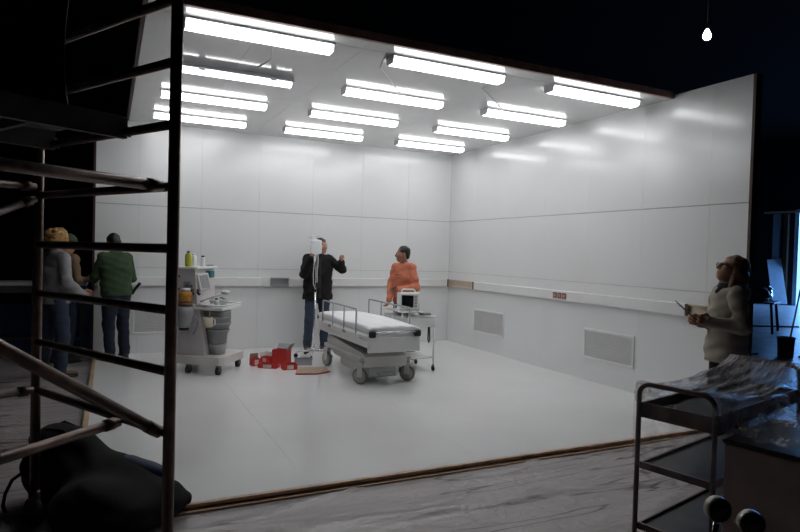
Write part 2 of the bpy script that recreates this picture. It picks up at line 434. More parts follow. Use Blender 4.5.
for pts in ([(-3.42, -4.62), (-3.3, -4.2), (-3.05, -3.9), (-2.75, -3.45)], [(-2.1, -4.62), (-2.05, -4.1), (-1.7, -3.8), (-1.3, -3.42)], [(-4.5, -3.25), (-4.35, -3.6), (-4.3, -3.9), (-4.42, -4.45)]):
    t = MB().tube([(x, y, HC-.006) for x, y in pts], .005, 6).build('ceiling_cable', MT['cable_white'], ce)

# ------------------------------------------------------------------ ceiling lights
emis('diffuser_glow', (.985, .99, 1.0), LAMP_E)
emis('tube_glow', (.985, .99, 1.0), UP_E)
mat('tray_grey', (.72, .73, .76), .45, metal=.2)
LW, LL = .165, 1.215
rows = [(-4.57, 'front row on the open edge'), (-3.34, 'second row from open edge'), (-2.09, 'second row from back wall'), (-.82, 'row beside back wall')]
cols = [(-4.54, 'column farthest from side wall'), (-2.745, 'middle column'), (-.905, 'column beside side wall')]
def light_proto():
    m = {}
    hw = LW/2; hl = LL/2; z0 = -.021; z1 = -.0005
    m['tray'] = MB().box(-hl, hl, -hw, hw, z0, z1).data('tray', MT['tray_grey'])
    for sx in (-1, 1):
        x0, x1 = (hl, hl+.012) if sx > 0 else (-hl-.012, -hl)
        m['end_cap', sx] = MB().prism([(-hw, z1), (hw, z1), (hw, z0), (hw-.022, z0-.058), (-hw+.022, z0-.058), (-hw, z0)], x0, x1, 'x').data('end_cap', MT['tray_grey'])
    d = MB().prism([(-hw+.001, z0-.0005), (hw-.001, z0-.0005), (hw-.012, z0-.042), (hw-.034, z0-.056), (-hw+.034, z0-.056), (-hw+.012, z0-.042)], -hl+.001, hl-.001, 'x')
    m['diffuser'] = d.data('diffuser', MT['diffuser_glow'])
    return m
LP = light_proto()
for ri, (y, rn) in enumerate(rows):
    for ci, (x, cn) in enumerate(cols):
        if ri == 1 and ci == 0:
            t = thing('fluorescent_batten', 'bare fluorescent ceiling batten without a diffuser cover', 'ceiling light', (x, y, HC))
            MB().prism([(-.03, -.0005), (.03, -.0005), (.10, -.050), (.10, -.056), (.028, -.012), (-.028, -.012), (-.10, -.056), (-.10, -.050)], -LL/2, LL/2, 'x').build('reflector', MT['tray_grey'], t)
            for sy in (-.035, .035): MB().cyl((-LL/2+.03, sy, -.068), (LL/2-.03, sy, -.068), .0185, n=10).build('fluorescent_tube', MT['tube_glow'], t)
            for px in (-LL/2+.012, LL/2-.012): MB().box(px-.012, px+.012, -.06, .06, -.10, -.03, bev=.004).build('lamp_holder', MT['tray_grey'], t)
            for px in (-.33, .38): MB().box(px-.03, px+.03, -.104, -.1005, -.075, -.045).build('tube_clip', MT['tray_grey'], t)
            continue
        t = thing('ceiling_light', 'glowing covered ceiling light, %s, %s' % (rn, cn), 'ceiling light', (x, y, HC), 0, 'fluorescent lights on the set ceiling')
        for nm, me in LP.items(): link(nm if isinstance(nm, str) else nm[0], me, t)
# bare bulb hanging in the dark hall
emis('bulb_glow', (1, .98, .95), 60)
t = thing('bare_bulb', 'bare glowing light bulb hanging high in the dark hall', 'light bulb', (2.302, -3.441, 4.97))
MB().lathe([(.0001, -.085), (.03, -.078), (.05, -.05), (.055, -.02), (.046, .015), (.03, .045), (.022, .07)]).build('glass_bulb', MT['bulb_glow'], t)
MB().cyl((0, 0, .0705), (0, 0, .13), .024).build('lamp_socket', MT['black'], t)
MB().cyl((0, 0, .1305), (0, 0, SH-4.97), .006, n=8).build('cord', MT['black'], t)

# ------------------------------------------------------------------ plastic sheet over the studio floor
def sheet_mat():
    m = bpy.data.materials.new('plastic_sheet'); m.use_nodes = True; MT['plastic_sheet'] = m
    nt = m.node_tree; b = nt.nodes['Principled BSDF']; L = nt.links.new
    tc = nt.nodes.new('ShaderNodeTexCoord'); mp = nt.nodes.new('ShaderNodeMapping'); mp.inputs['Scale'].default_value = (.55, 5.0, 1); mp.inputs['Rotation'].default_value = (0, 0, .12)
    n = nt.nodes.new('ShaderNodeTexNoise'); n.inputs['Scale'].default_value = 1.6; n.inputs['Detail'].default_value = 9; n.inputs['Roughness'].default_value = .62; n.inputs['Distortion'].default_value = .6
    r = nt.nodes.new('ShaderNodeValToRGB'); e = r.color_ramp.elements
    e[0].position = .30; e[0].color = (.31, .26, .25, 1); e[1].position = .70; e[1].color = (.47, .43, .435, 1)
    mid = e.new(.45); mid.color = (.39, .355, .358, 1)
    bp = nt.nodes.new('ShaderNodeBump'); bp.inputs['Strength'].default_value = .6; bp.inputs['Distance'].default_value = .025
    # thin brown crease lines where the sheet is folded tight
    mp2 = nt.nodes.new('ShaderNodeMapping'); mp2.inputs['Scale'].default_value = (.28, 2.1, 1); mp2.inputs['Rotation'].default_value = (0, 0, -.06)
    n2 = nt.nodes.new('ShaderNodeTexNoise'); n2.inputs['Scale'].default_value = 1.3; n2.inputs['Detail'].default_value = 3; n2.inputs['Roughness'].default_value = .5; n2.inputs['Distortion'].default_value = .35
    r2 = nt.nodes.new('ShaderNodeValToRGB'); q = r2.color_ramp.elements; q[0].position = .488; q[0].color = (1, 1, 1, 1); q[1].position = .512; q[1].color = (1, 1, 1, 1); k_ = q.new(.5); k_.color = (.16, .07, .065, 1)
    mxc = nt.nodes.new('ShaderNodeMix'); mxc.data_type = 'RGBA'; mxc.blend_type = 'MULTIPLY'; mxc.inputs[0].default_value = 1
    L(tc.outputs['Object'], mp2.inputs['Vector']); L(mp2.outputs['Vector'], n2.inputs['Vector']); L(n2.outputs['Fac'], r2.inputs['Fac'])
    L(tc.outputs['Object'], mp.inputs['Vector']); L(mp.outputs['Vector'], n.inputs['Vector']); L(n.outputs['Fac'], r.inputs['Fac']); L(r.outputs['Color'], mxc.inputs[6]); L(r2.outputs['Color'], mxc.inputs[7]); L(mxc.outputs[2], b.inputs['Base Color'])
    n3 = nt.nodes.new('ShaderNodeTexNoise'); n3.inputs['Scale'].default_value = 7; n3.inputs['Detail'].default_value = 7; n3.inputs['Distortion'].default_value = 1.2
    bp3 = nt.nodes.new('ShaderNodeBump'); bp3.inputs['Strength'].default_value = .55; bp3.inputs['Distance'].default_value = .03
    L(tc.outputs['Object'], n3.inputs['Vector']); L(n3.outputs['Fac'], bp3.inputs['Height']); L(bp3.outputs['Normal'], bp.inputs['Normal'])
    L(n.outputs['Fac'], bp.inputs['Height']); L(bp.outputs['Normal'], b.inputs['Normal'])
    b.inputs['Roughness'].default_value = .33; b.inputs['Coat Weight'].default_value = .35; b.inputs['Coat Roughness'].default_value = .12
    return m
sheet_mat()
folds = []
for k in range(80):
    cx0 = rng.uniform(-9, 2); cy0 = rng.uniform(-10.5, -5.9); an = rng.normal(.02, .16); ln = rng.uniform(.5, 2.6); folds.append((cx0, cy0, an, ln, rng.uniform(.008, .024), rng.uniform(.010, .024)))
def sheet_h(X, Y):
    Z = .004+.003*np.sin(3.1*X+1.7*np.sin(2*Y))*np.sin(4.3*Y+.9*X)
    for (a, b, an, ln, hh, wd) in folds:
        u = (X-a)*math.cos(an)+(Y-b)*math.sin(an); v = -(X-a)*math.sin(an)+(Y-b)*math.cos(an)+.05*np.sin(2.2*u+a)
        Z = Z+hh*np.exp(-(v/wd)**2)*np.exp(-(u/ln)**4)
    return Z
def sheet(name, x0, x1, y0, y1, st, label):
    nx = int((x1-x0)/st)+1; ny = int((y1-y0)/st)+1
    X, Y = np.meshgrid(np.linspace(x0, x1, nx), np.linspace(y0, y1, ny), indexing='ij')
    Z = ZS+.002+np.maximum(sheet_h(X, Y), .0005)
    V = np.stack([X, Y, Z], -1).reshape(-1, 3)
    i, j = np.meshgrid(np.arange(nx-1), np.arange(ny-1), indexing='ij'); a = (i*ny+j).ravel()
    F = np.stack([a, a+ny, a+ny+1, a+1], 1)
    o = np_mesh(name, [(V, F)], MT['plastic_sheet']); return tag(o, label, 'plastic sheet')
sheet('plastic_sheet', -9.6, 1.6, -10.6, DF-.04, .035, 'wrinkled translucent plastic sheeting spread along the open front of the white floor')
sheet('plastic_sheet', -9.6, WB-.03, DF-.038, .8, .04, 'wrinkled plastic sheeting strip under the people by the workbench')

# ------------------------------------------------------------------ scaffold tower
A_ = Vector((-5.402, -6.780, 0)); B_ = Vector((-6.03, -5.652, 0)); E_ = (B_-A_).normalized(); N_ = Vector((E_.y, -E_.x, 0))*-1   # N_: along the tower towards the near frame
if N_.x > 0: N_ = -N_
FWID = (B_-A_).length; TL = 1.8
def sp(u, n, z): p = A_+E_*u+N_*n; return (p.x, p.y, z)
RZ = [1.588+.28*k for k in range(-5, 7)]      # the two lowest rungs are missing on this tower
st = thing('scaffold_tower', 'rolling tubular steel scaffold tower with ladder frames and a deck', 'scaffold', (A_.x, A_.y, ZS))
def sbuild(mb, name, m, label=None, parent=None):
    mb.v = [(v[0]-A_.x, v[1]-A_.y, v[2]-ZS) for v in mb.v]; return mb.build(name, MT[m], parent or st, label=label)
for n in (0, TL):
    for u in (0, FWID):
        p = sbuild(MB().tube([sp(u, n, .16), sp(u, n, 3.35)], .0265, 14), 'post', 'scaffold_steel')
        sbuild(MB().cyl(sp(u, n, .09), sp(u, n, .165), .031), 'castor_socket', 'scaffold_steel', parent=None)
        wv = N_*.018
        c = Vector(sp(u, n, ZS+.085)); sbuild(MB().cyl(c-wv, c+wv, .085, n=20), 'castor_wheel', 'black_rubber')
        if u == 0 and n == 0: sbuild(MB().cyl(sp(u, n, 2.22), sp(u, n, 2.32), .0262, n=14), 'red_tape', 'socket_red', 'faded red tape band')
    for z in RZ[2:]: sbuild(MB().cyl(sp(.02, n, z), sp(FWID-.02, n, z), .0215, n=12), 'rung', 'scaffold_steel')
def clamp(p, d, name='clamp'):
    p = Vector(p); d = Vector(d).normalized(); sbuild(MB().tube([p-d*.025, p+d*.025], .029, 10), name, 'scaffold_steel')
def brace(p, q, r=.021, m='scaffold_steel'):
    p = Vector(p); q = Vector(q); d = (q-p).normalized()
    b = sbuild(MB().tube([p, q], r, 12), 'brace', m); clamp(p+d*.05, d); clamp(q-d*.05, d)
brace(sp(.045, .03, RZ[6]+.0), sp(.045, TL-.03, RZ[6]+.03), .025)
brace(sp(.045, .02, RZ[2]-.0), sp(.045, TL-.03, RZ[6]+.12), .026)
brace(sp(.36, .03, RZ[2]-.005), sp(.36, TL-.03, RZ[2]-.165), .024)
brace(sp(FWID-.03, .03, RZ[2]+.01), sp(FWID-.03, TL-.03, RZ[2]+.01), .021, 'scaffold_zinc')
brace(sp(FWID-.03, .03, RZ[6]+.045), sp(FWID-.03, TL-.03, RZ[6]+.045), .021)
brace(sp(FWID-.03, .03, RZ[6]-.02), sp(FWID-.03, TL-.03, RZ[3]-.02), .021, 'scaffold_zinc')
brace(sp(.03, .03, RZ[10]+.03), sp(.03, TL-.03, RZ[10]+.03), .021)
# deck: boards between two side rails, hooked on the rungs
zd = RZ[7]+.02; u0, u1 = .42, 1.14
sbuild(MB().bar(sp(u0, -.01, zd+.0), sp(u0, TL+.01, zd+.0), .035, .10), 'deck_rail', 'scaffold_deck')
sbuild(MB().bar(sp(u1, -.01, zd+.0), sp(u1, TL+.01, zd+.0), .035, .10), 'deck_rail', 'scaffold_deck')
nb = 5; wbd = (u1-u0-.04)/nb
for k in range(nb):
    uu = u0+.02+wbd*(k+.5); sbuild(MB().bar(sp(uu, -.005, zd+.058), sp(uu, TL+.005, zd+.058), wbd-.006, .016), 'deck_board', 'scaffold_deck')
for n in (.35, .9, 1.45): sbuild(MB().bar(sp(u0+.018, n, zd+.0), sp(u1-.018, n, zd+.0), .03, .05), 'deck_crossbar', 'scaffold_deck')
for u in (u0, u1):
    for n in (0, TL):
        c = Vector(sp(u, n, RZ[7])); pts = [c+N_*(.03*math.cos(a))+Vector((0, 0, .03*math.sin(a))) for a in np.linspace(-.5, PI+.5, 9)]
        sbuild(MB().tube(pts, .012, 8), 'deck_hook', 'scaffold_steel')

# dark cloth hanging from the upper rungs, bunched on the deck
mat('dark_cloth', (.018, .017, .018), .85, var=.4, nscale=10, bump=.3, bscale=30)
nx, nz = 90, 40; V = []
for i in range(nx):
    s_ = i/(nx-1)
    for j in range(nz):
        t_ = j/(nz-1); z = 3.30-(3.30-(zd+.075))*t_+.02*math.sin(17*s_)*t_
        f_ = .035*math.sin(31*s_+2*t_)*(.4+.6*t_)+.02*math.sin(57*s_-3*t_)
        if s_ < .35: q = s_/.35; u = .80+.36*q-.05*math.sin(5.5*t_+1)*(1-q)-.10*t_*(1-q); n = .09+f_*.7+.03*t_
        else: q = (s_-.35)/.65; u = 1.16+.02*math.sin(9*q)+f_*.6; n = .09+1.1*q+.03*t_
        V.append(sp(u, n, z))
m_ = MB(); m_.grid(V, nx, nz)
o = m_.build('dark_cloth', MT['dark_cloth']); o.modifiers.new('thick', 'SOLIDIFY').thickness = .006
tag(o, 'black crumpled cloth hanging inside the scaffold above its deck', 'cloth')

# ------------------------------------------------------------------ equipment bag on the sheeting behind the scaffold
mat('bag_cloth', (.0045, .0045, .006), .95, var=.4, bump=.25, bscale=25)
mat('bag_blue', (.012, .022, .075), .7, var=.3, bump=.25, bscale=25)
gx = Vector((R_.x, R_.y, 0)).normalized(); gf = Vector((F_.x, F_.y, 0)).normalized()
BO = Vector((-5.85, -5.53, ZS+.012))
bag = thing('equipment_bag', 'slouching black equipment bag with carry handles behind the scaffold', 'bag', BO, math.atan2(gx.y, gx.x))
sd = SD()
sd.ell((-.13, .17, .20), (.26, .19, .25), k=.12).ell((.19, .06, .14), (.27, .22, .20), k=.12).ell((.42, -.02, .09), (.26, .22, .13), k=.12)
sd.ell((.24, -.24, .12), (.22, .2, .16), k=.12).ell((.42, -.22, .08), (.20, .2, .11), k=.12)
sd.cone((.52, -.02, .10), (.66, .10, .05), .08, .045, k=.1).ell((-.17, .15, .40), (.16, .14, .07), k=.08)
np_mesh('bag_body', [sd.mesh(.012, wrinkle(.012, 11, 22), lambda P: .012-P[..., 2])], MT['bag_cloth'], bag)
sd = SD(); sd.ell((.20, .10, .175), (.36, .13, .15), k=.1)
np_mesh('bag_flap', [sd.mesh(.012, wrinkle(.008, 11, 22, 2.), lambda P: .012-P[..., 2])], MT['bag_blue'], bag, 'dark blue flap')
MB().tube([(-.30, .09, .38), (-.28, .08, .44), (-.2, .08, .475), (-.1, .08, .47), (-.05, .09, .42), (-.03, .10, .36)], .010, 8).build('handle', MT['bag_cloth'], bag)
MB().tube([(-.30, .22, .36), (-.25, .23, .44), (-.17, .23, .48), (-.08, .22, .45), (-.03, .21, .36)], .010, 8).build('handle', MT['bag_cloth'], bag)
MB().tube([(-.36, .12, .19), (-.41, .08, .15), (-.42, .03, .08), (-.40, -.02, .03), (-.36, -.06, .012)], .011, 8).build('strap', MT['bag_cloth'], bag)

# ------------------------------------------------------------------ trolley wrapped in film
mat('trolley_tube', (.20, .135, .125), .4, metal=.2, var=.3)
mat('trolley_tray', (.05, .05, .05), .45, metal=.4, var=.3)
ua = Vector((.972, .235, 0)).normalized(); va = Vector((ua.y, -ua.x, 0))
TO = Vector((-3.12, -7.372, ZS+.006)); tang = math.atan2(ua.y, ua.x)
tr = thing('shelf_trolley', 'dark three-shelf tubular trolley with rounded end hoops', 'trolley', TO, tang)
TLn, TW = 1.13, .39
# local: x along u, y: v = -y
def hoop(x, ztop, rr=.06):
    y0, y1 = 0, -TW
    pts = [(x, y0, .12), (x, y0, ztop-rr)]+[(x, y0-rr+rr*math.cos(a), ztop-rr+rr*math.sin(a)) for a in np.linspace(0, PI/2, 7)][1:]+[(x, y1+rr-rr*math.sin(a), ztop-rr+rr*math.cos(a)) for a in np.linspace(0, PI/2, 7)]+[(x, y1, .12)]
    return MB().tube(pts, .013, 10).build('end_hoop', MT['trolley_tube'], tr)
hoop(0, .99); hoop(TLn, 1.03)
for z in (.855, .56, .235):
    tray = MB().box(.015, TLn-.015, -TW+.015, -.015, z-.012, z).build('shelf', MT['trolley_tray'], tr)
    rim = MB(); lo_, hi_ = (.045, .035) if z > .8 else (.022, .014)
    rim.box(.008, .020, -TW+.01, -.01, z-lo_, z+hi_); rim.box(TLn-.020, TLn-.008, -TW+.01, -.01, z-lo_, z+hi_)
    rim.box(.020, TLn-.020, -.022, -.01, z-lo_, z+hi_); rim.box(.020, TLn-.020, -TW+.01, -TW+.022, z-lo_, z+hi_)
    rim.build('shelf_rim', MT['trolley_tube'], tray)
for x in (0, TLn):
    for y in (0, -TW):
        MB().cyl((x-.012, y, .05), (x+.012, y, .05), .05, n=18).build('castor_wheel', MT['black_rubber'], tr)
        MB().box(x-.02, x+.02, y-.018, y+.018, .085, .125, bev=.004).build('castor_fork', MT['steel'], tr)
# film draped over it
film_mat('wrap_film', .16, .8, (5, 38, 5)); film_mat('wrap_film_light', .05, .35, (9, 9, 9))
def film_local():
    nx, ny = 110, 70; V = []
    for i in range(nx):
        s_ = i/(nx-1); x = -.006+(TLn+.012)*s_
        for j in range(ny):
            t_ = j/(ny-1); q = t_*(TW+.62)-.30            # unrolled across the trolley
            zt = (.99+(1.03-.99)*s_)+.016
            sag = .085*math.sin(PI*s_)**.8
            # pleats that fan out from the far hoop
            pl_ = .012*math.sin(60*t_+9*math.sin(3*s_)+14*(1-s_)*t_)*(.35+s_)*math.sin(PI*min(1, s_*1.02+.001))
            if q < 0: y = .020+.004*math.sin(30*s_); z = zt-.02+q*.9*(.35+.65*s_)-sag*.6; y += pl_
            elif q > TW: y = -TW-.020-(q-TW)*.05; z = zt-.02-(q-TW)*.8*(.6+.4*math.sin(5*s_)**2)-sag*.6; y += pl_
            else: y = -q; z = zt-sag*(1+.25*math.sin(PI*q/TW))+pl_
            if 0 <= q <= TW: y = .018-q*(1+.036/TW)
            V.append((x, y, z))
    return V, nx, ny
V, nx, ny = film_local(); m_ = MB(); m_.grid(V, nx, ny)
fo = m_.build('plastic_film', MT['wrap_film'], None, TO, (0, 0, tang), fix=False); tag(fo, 'crumpled clear plastic film stretched over the tubular trolley', 'plastic film')
# film wrapped across the near end hoop, below the top shelf
V = []; nx, ny = 40, 30
for i in range(nx):
    for j in range(ny):
        s_, t_ = i/(nx-1), j/(ny-1); y = .02-s_*(TW+.04); z = .95-t_*(.40+.05*math.sin(4*s_)); x = -.017-.004*math.sin(14*s_+5*t_)
        V.append((x, y, z))
m_ = MB(); m_.grid(V, nx, ny); f2 = m_.build('plastic_film', MT['wrap_film_light'], None, TO, (0, 0, tang), fix=False); tag(f2, 'thin clear film across the end hoop of the tubular trolley', 'plastic film')

# brown cabinet beside the trolley
mat('cabinet_brown', (.60, .45, .43), .45, var=.2, nscale=4); mat('cabinet_black', (.02, .02, .021), .4)
CO = TO+va*(TW+.045)+ua*.0
cb = thing('equipment_cabinet', 'brown sided equipment cabinet with black top beside the film-wrapped trolley', 'cabinet', CO, tang)
MB().box(0, .62, -.52, 0, .06, .785, bev=.006).build('cabinet_body', MT['cabinet_brown'], cb)
MB().box(-.008, .63, -.528, .008, .7855, .805, bev=.005).build('cabinet_top', MT['cabinet_black'], cb)
MB().box(.02, .60, -.50, -.02, .002, .0595).build('plinth', MT['cabinet_black'], cb)
V = []; nx, ny = 50, 40
for i in range(nx):
    for j in range(ny):
        s_, t_ = i/(nx-1), j/(ny-1); x = .02+.58*s_; y = -.03-.46*t_
        z = .815+.05*abs(math.sin(9*s_+3*t_)*math.sin(8*t_+4*s_))*(.4+s_)+.03*math.sin(PI*s_)+.012*math.sin(37*s_+21*t_)
        V.append((x, y, z))
m_ = MB(); m_.grid(V, nx, ny); film_mat('bundle_film', .12, .5, (14, 14, 14), (.6, .62, .66))
f3 = m_.build('plastic_film', MT['bundle_film'], None, CO, (0, 0, tang), fix=False); tag(f3, 'bunched clear plastic film lying on the brown cabinet', 'plastic film')

# ------------------------------------------------------------------ gas cylinder with two gauges
mat('gauge_rim', (.30, .28, .25), .4, metal=.6); mat('gas_paint', (.05, .05, .055), .4); mat('gauge_face', (.06, .055, .03), .25, var=.1); mat('brass', (.45, .36, .2), .3, metal=.9); mat('gauge_mark', (.25, .22, .12), .4)
GC = Vector((-4.105, -8.615, ZS)); gz = -ZS
gy = thing('gas_cylinder', 'black gas cylinder topped by a chrome regulator with two round gauges', 'gas cylinder', GC, math.atan2(gx.y, gx.x))
MB().lathe([(.08, 0), (.085, .015), (.085, .62), (.07, .70), (.035, .755), (.022, .765)], n=24).build('cylinder_body', MT['gas_paint'], gy)
MB().lathe([(.02, .765), (.02, .80), (.014, .80), (.014, .885), (.0001, .89)], n=14).build('valve', MT['brass'], gy)
MB().cyl((-.085, 0, .84), (.085, 0, .84), .02, n=14).build('regulator_body', MT['chrome'], gy)
MB().cyl((0, -.03, .84), (0, -.10, .84), .025, .03).build('pressure_knob', MT['chrome'], gy)
def gauge(c, tilt):
    g = MB().lathe([(.028, -.016), (.033, -.012), (.034, .012), (.031, .016), (.031, .0135), (.0001, .0135)], n=28, M=Matrix.Translation(Vector(c)) @ Matrix.Rotation(PI/2, 4, 'X') @ Matrix.Rotation(tilt, 4, 'Y')).build('gauge', MT['gauge_rim'], gy)
    Mg = Matrix.Translation(Vector(c)) @ Matrix.Rotation(PI/2, 4, 'X') @ Matrix.Rotation(tilt, 4, 'Y')
    MB().lathe([(.0001, .0142), (.0295, .0142), (.0295, .0150), (.0001, .0150)], n=28, M=Mg).build('gauge_dial', MT['gauge_face'], g)
    ticks = MB()
    for k in range(9):
        a = -PI*.75+k*PI*1.5/8; ca, sa = math.sin(a), math.cos(a)
        ticks.bar(Mg @ Vector((ca*.022, sa*.022, .0156)), Mg @ Vector((ca*.027, sa*.027, .0156)), .0015, .0008)
    ticks.bar(Mg @ Vector((0, 0, .0162)), Mg @ Vector((-.015, .014, .0162)), .002, .0008)
    ot = ticks.build('scale_marks', MT['gauge_mark'], g); ot['kind'] = 'stuff'
gauge((-.062, -.02, .982), .1); gauge((.030, -.02, .947), -.1)
MB().cyl((-.062, -.02, .946), (-.062, 0, .86), .008, n=10).build('gauge_stem', MT['chrome'], gy)
MB().cyl((.030, -.02, .911), (.034, 0, .86), .008, n=10).build('gauge_stem', MT['chrome'], gy)

# ------------------------------------------------------------------ stretcher
mat('sheet_white', (.86, .87, .88), .8, var=.02, bump=.1, bscale=12)
mat('stretcher_grey', (.52, .54, .53), .4, var=.05); mat('wheel_grey', (.42, .43, .40), .5)
so = thing('stretcher', 'white hospital stretcher with fold-down side rails and large castors', 'stretcher', (-2.60, -2.33, 0))
hw, y0, y1 = .345, -.90, .98
MB().box(-hw, hw, y0, y1, .555, .63, bev=.02).build('bed_frame', MT['white_paint'], so)
# mattress with white sheet: slightly crowned, rounded
nx, ny = 26, 50; V = []
def mtop(u, v): return .735-.02*abs(2*u-1)**4-.015*abs(2*v-1)**8+.006*math.sin(9*v+3*u)+.005*math.sin(23*u+11*v)
m_ = MB(); V = [((-hw+.015)+(2*hw-.03)*u, (y0-.005)+(y1-y0+.0)*v, mtop(u, v)) for u in np.linspace(0, 1, nx) for v in np.linspace(0, 1, ny)]
m_.grid(V, nx, ny)
ring = [(i, 0) for i in range(nx)]+[(nx-1, j) for j in range(1, ny)]+[(i, ny-1) for i in range(nx-2, -1, -1)]+[(0, j) for j in range(ny-2, 0, -1)]
base = len(m_.v); top = [i*ny+j for i, j in ring]
cxm, cym = 0, (y0+y1)/2
for k, (z, gr) in enumerate(((.70, 1.012), (.67, 1.012), (.632, .985))):
    for t_ in top: v = V[t_]; m_.v.append((cxm+(v[0]-cxm)*gr, cym+(v[1]-cym)*(1+(gr-1)*.35), z))
n = len(top)
for k in range(3):
    a = top if k == 0 else [base+(k-1)*n+i for i in range(n)]; b = [base+k*n+i for i in range(n)]
    for i in range(n): m_.f.append((a[i], a[(i+1) % n], b[(i+1) % n], b[i])); m_.sm.append(True)
m_.f.append(tuple(base+2*n+i for i in range(n))); m_.sm.append(False)
m_.build('mattress', MT['sheet_white'], so, label='mattress under a taut white sheet')
for sx in (-1, 1): MB().box(sx*.295-.04, sx*.295+.04, y0-.045, y0+.005, .60, .675, bev=.012).build('corner_bumper', MT['black_rubber'], so)
MB().tube([(-.26, y0-.035, .655), (.26, y0-.035, .655)], .013).build('push_bar', MT['chrome'], so)
for sx in (-1, 1): MB().box(sx*.295-.04, sx*.295+.04, y1-.005, y1+.045, .60, .675, bev=.012).build('corner_bumper', MT['black_rubber'], so)
for sx in (-1, 1):
    xx = sx*(hw+.022); ya, yb = (-.58, .68) if sx < 0 else (-.55, .78)
    rl = MB().tube([(xx, ya, .585), (xx, ya, .885)]+[(xx, ya+.02*(1-math.cos(a)), .885+.02*math.sin(a)) for a in (.5, 1.0, PI/2)]+[(xx, yb-.02, .905)]+[(xx, yb-.02*(1-math.cos(a)), .885+.02*math.sin(a)) for a in (1.0, .5, 0)]+[(xx, yb, .585)], .011, 8).build('side_rail', MT['grey_metal'], so)
    for k in (1, 2): yy = ya+(yb-ya)*k/3; MB().cyl((xx, yy, .585), (xx, yy, .897), .009, n=8).build('rail_post', MT['grey_metal'], rl)
    MB().bar((xx, ya-.12, .59), (xx, yb+.08, .59), .018, .05, bev=.004).build('rail_track', MT['white_paint'], rl)
    for yy in (-.2, .35): MB().box(xx+sx*.0095, xx+sx*.016, yy-.05, yy+.05, .575, .605, bev=.003).build('release_latch', MT['grey_mid'], rl)
# under-carriage
MB().box(-hw+.005, hw-.005, y0-.02, y0+.03, .42, .60, bev=.012).build('foot_panel', MT['white_paint'], so)
for sx in (-1, 1): MB().box(sx*(hw-.02)-.012, sx*(hw-.02)+.012, y0+.031, y1-.05, .47, .5545, bev=.006).build('side_skirt', MT['white_paint'], so)
MB().box(-.27, .27, -.62, .72, .505, .554, bev=.01).build('lift_platform', MT['grey_mid'], so)
MB().prism([(-.66, .20), (-.68, .33), (-.60, .365), (.40, .425), (.66, .43), (.70, .36), (.66, .28), (.40, .20)], -.285, .285, 'x').build('base_cover', MT['off_white'], so)
MB().box(-.20, .20, -.60, .40, .06, .1995, bev=.02).build('base_tank', MT['white_paint'], so)
MB().prism([(-.55, .405), (-.45, .395), (.52, .455), (.50, .504), (.40, .504)], -.20, .20, 'x').build('lift_arm', MT['grey_dark'], so)
MB().box(-.07, .07, -.45, -.31, .39, .5045, bev=.006).build('lift_column', MT['white_paint'], so)
for sx in (-1, 1):
    for yy in (-.63, .60):
        xx = sx*.315
        Mw = Matrix.Translation((xx, yy, 0)) @ Matrix.Rotation(.72 if yy < 0 else .25, 4, 'Z')
        fk = MB().box(-.034, .034, -.05, .05, .21, .262, Mw, bev=.01).box(-.034, -.026, -.035, .03, .09, .215, Mw).box(.026, .034, -.035, .03, .09, .215, Mw).build('castor_fork', MT['off_white'], so)
        Mw = Mw @ Matrix.Translation((0, 0, .1)) @ Matrix.Rotation(PI/2, 4, 'Y')
        wh = MB().lathe([(.06, -.02), (.096, -.018), (.1, -.01), (.1, .01), (.096, .018), (.06, .02)], n=28, M=Mw).build('castor_tyre', MT['grey_dark'], so)
        MB().lathe([(.001, -.0225), (.080, -.0215), (.080, .0215), (.001, .0225)], n=24, M=Mw).build('wheel_disc', MT['wheel_grey'], wh)
    MB().bar((sx*.315, -.68, .295), (sx*.315, .68, .295), .05, .05, bev=.01).build('side_beam', MT['stretcher_grey'], so)
MB().tube([(-.12, -.69, .13), (.12, -.69, .13)], .012).box(-.10, .10, -.73, -.69, .115, .14).build('brake_pedal', MT['grey_metal'], so)

# ------------------------------------------------------------------ IV stand and bag
iv = thing('iv_stand', 'tall chrome drip stand on five castors in front of the man in the dark jacket', 'drip stand', (-2.88, -1.02, 0))
MB().cyl((0, 0, .10), (0, 0, 1.0), .013).build('lower_pole', MT['chrome'], iv)
MB().cyl((0, 0, 1.0), (0, 0, 1.80), .009).build('upper_pole', MT['chrome'], iv)
MB().lathe([(.02, .98), (.022, .985), (.022, 1.03), (.012, 1.035)], n=14).build('clamp_collar', MT['black'], iv)
MB().lathe([(.035, .075), (.04, .085), (.035, .12), (.015, .135)], n=16).build('hub', MT['chrome'], iv)
for k in range(5):
    a = .5+k*2*PI/5; c, s_ = math.cos(a), math.sin(a)
    lg = MB().tube([(.03*c, .03*s_, .10), (.18*c, .18*s_, .095), (.27*c, .27*s_, .075)], .012, 8).build('leg', MT['chrome'], iv)
    MB().cyl((.27*c-.012*s_, .27*s_+.012*c, .031), (.27*c+.012*s_, .27*s_-.012*c, .031), .031, n=14).build('castor_wheel', MT['black_rubber'], lg)
for sx in (-1, 1): MB().tube([(0, 0, 1.79), (sx*.05, 0, 1.815), (sx*.09, 0, 1.80), (sx*.10, 0, 1.775), (sx*.115, 0, 1.77), (sx*.125, 0, 1.79)], .005, 8).build('hook', MT['chrome'], iv)
mat('drip_bag', (.82, .85, .86), .25, var=.03); mat('tube_clear', (.72, .74, .74), .3)
ib = thing('iv_bag', 'clear-white drip bag hanging from the drip stand hook', 'drip bag', (-2.88, -1.02, 1.54))
sd = SD(); sd.ell((-.02, -.045, .105), (.092, .032, .115), k=.02); sd.cone((-.09, -.045, .03), (.05, -.045, .03), .018, .018, k=.03); sd.cone((-.09, -.045, .19), (.05, -.045, .19), .016, .016, k=.03)
np_mesh('bag_pouch', [sd.mesh(.008)], MT['drip_bag'], ib)
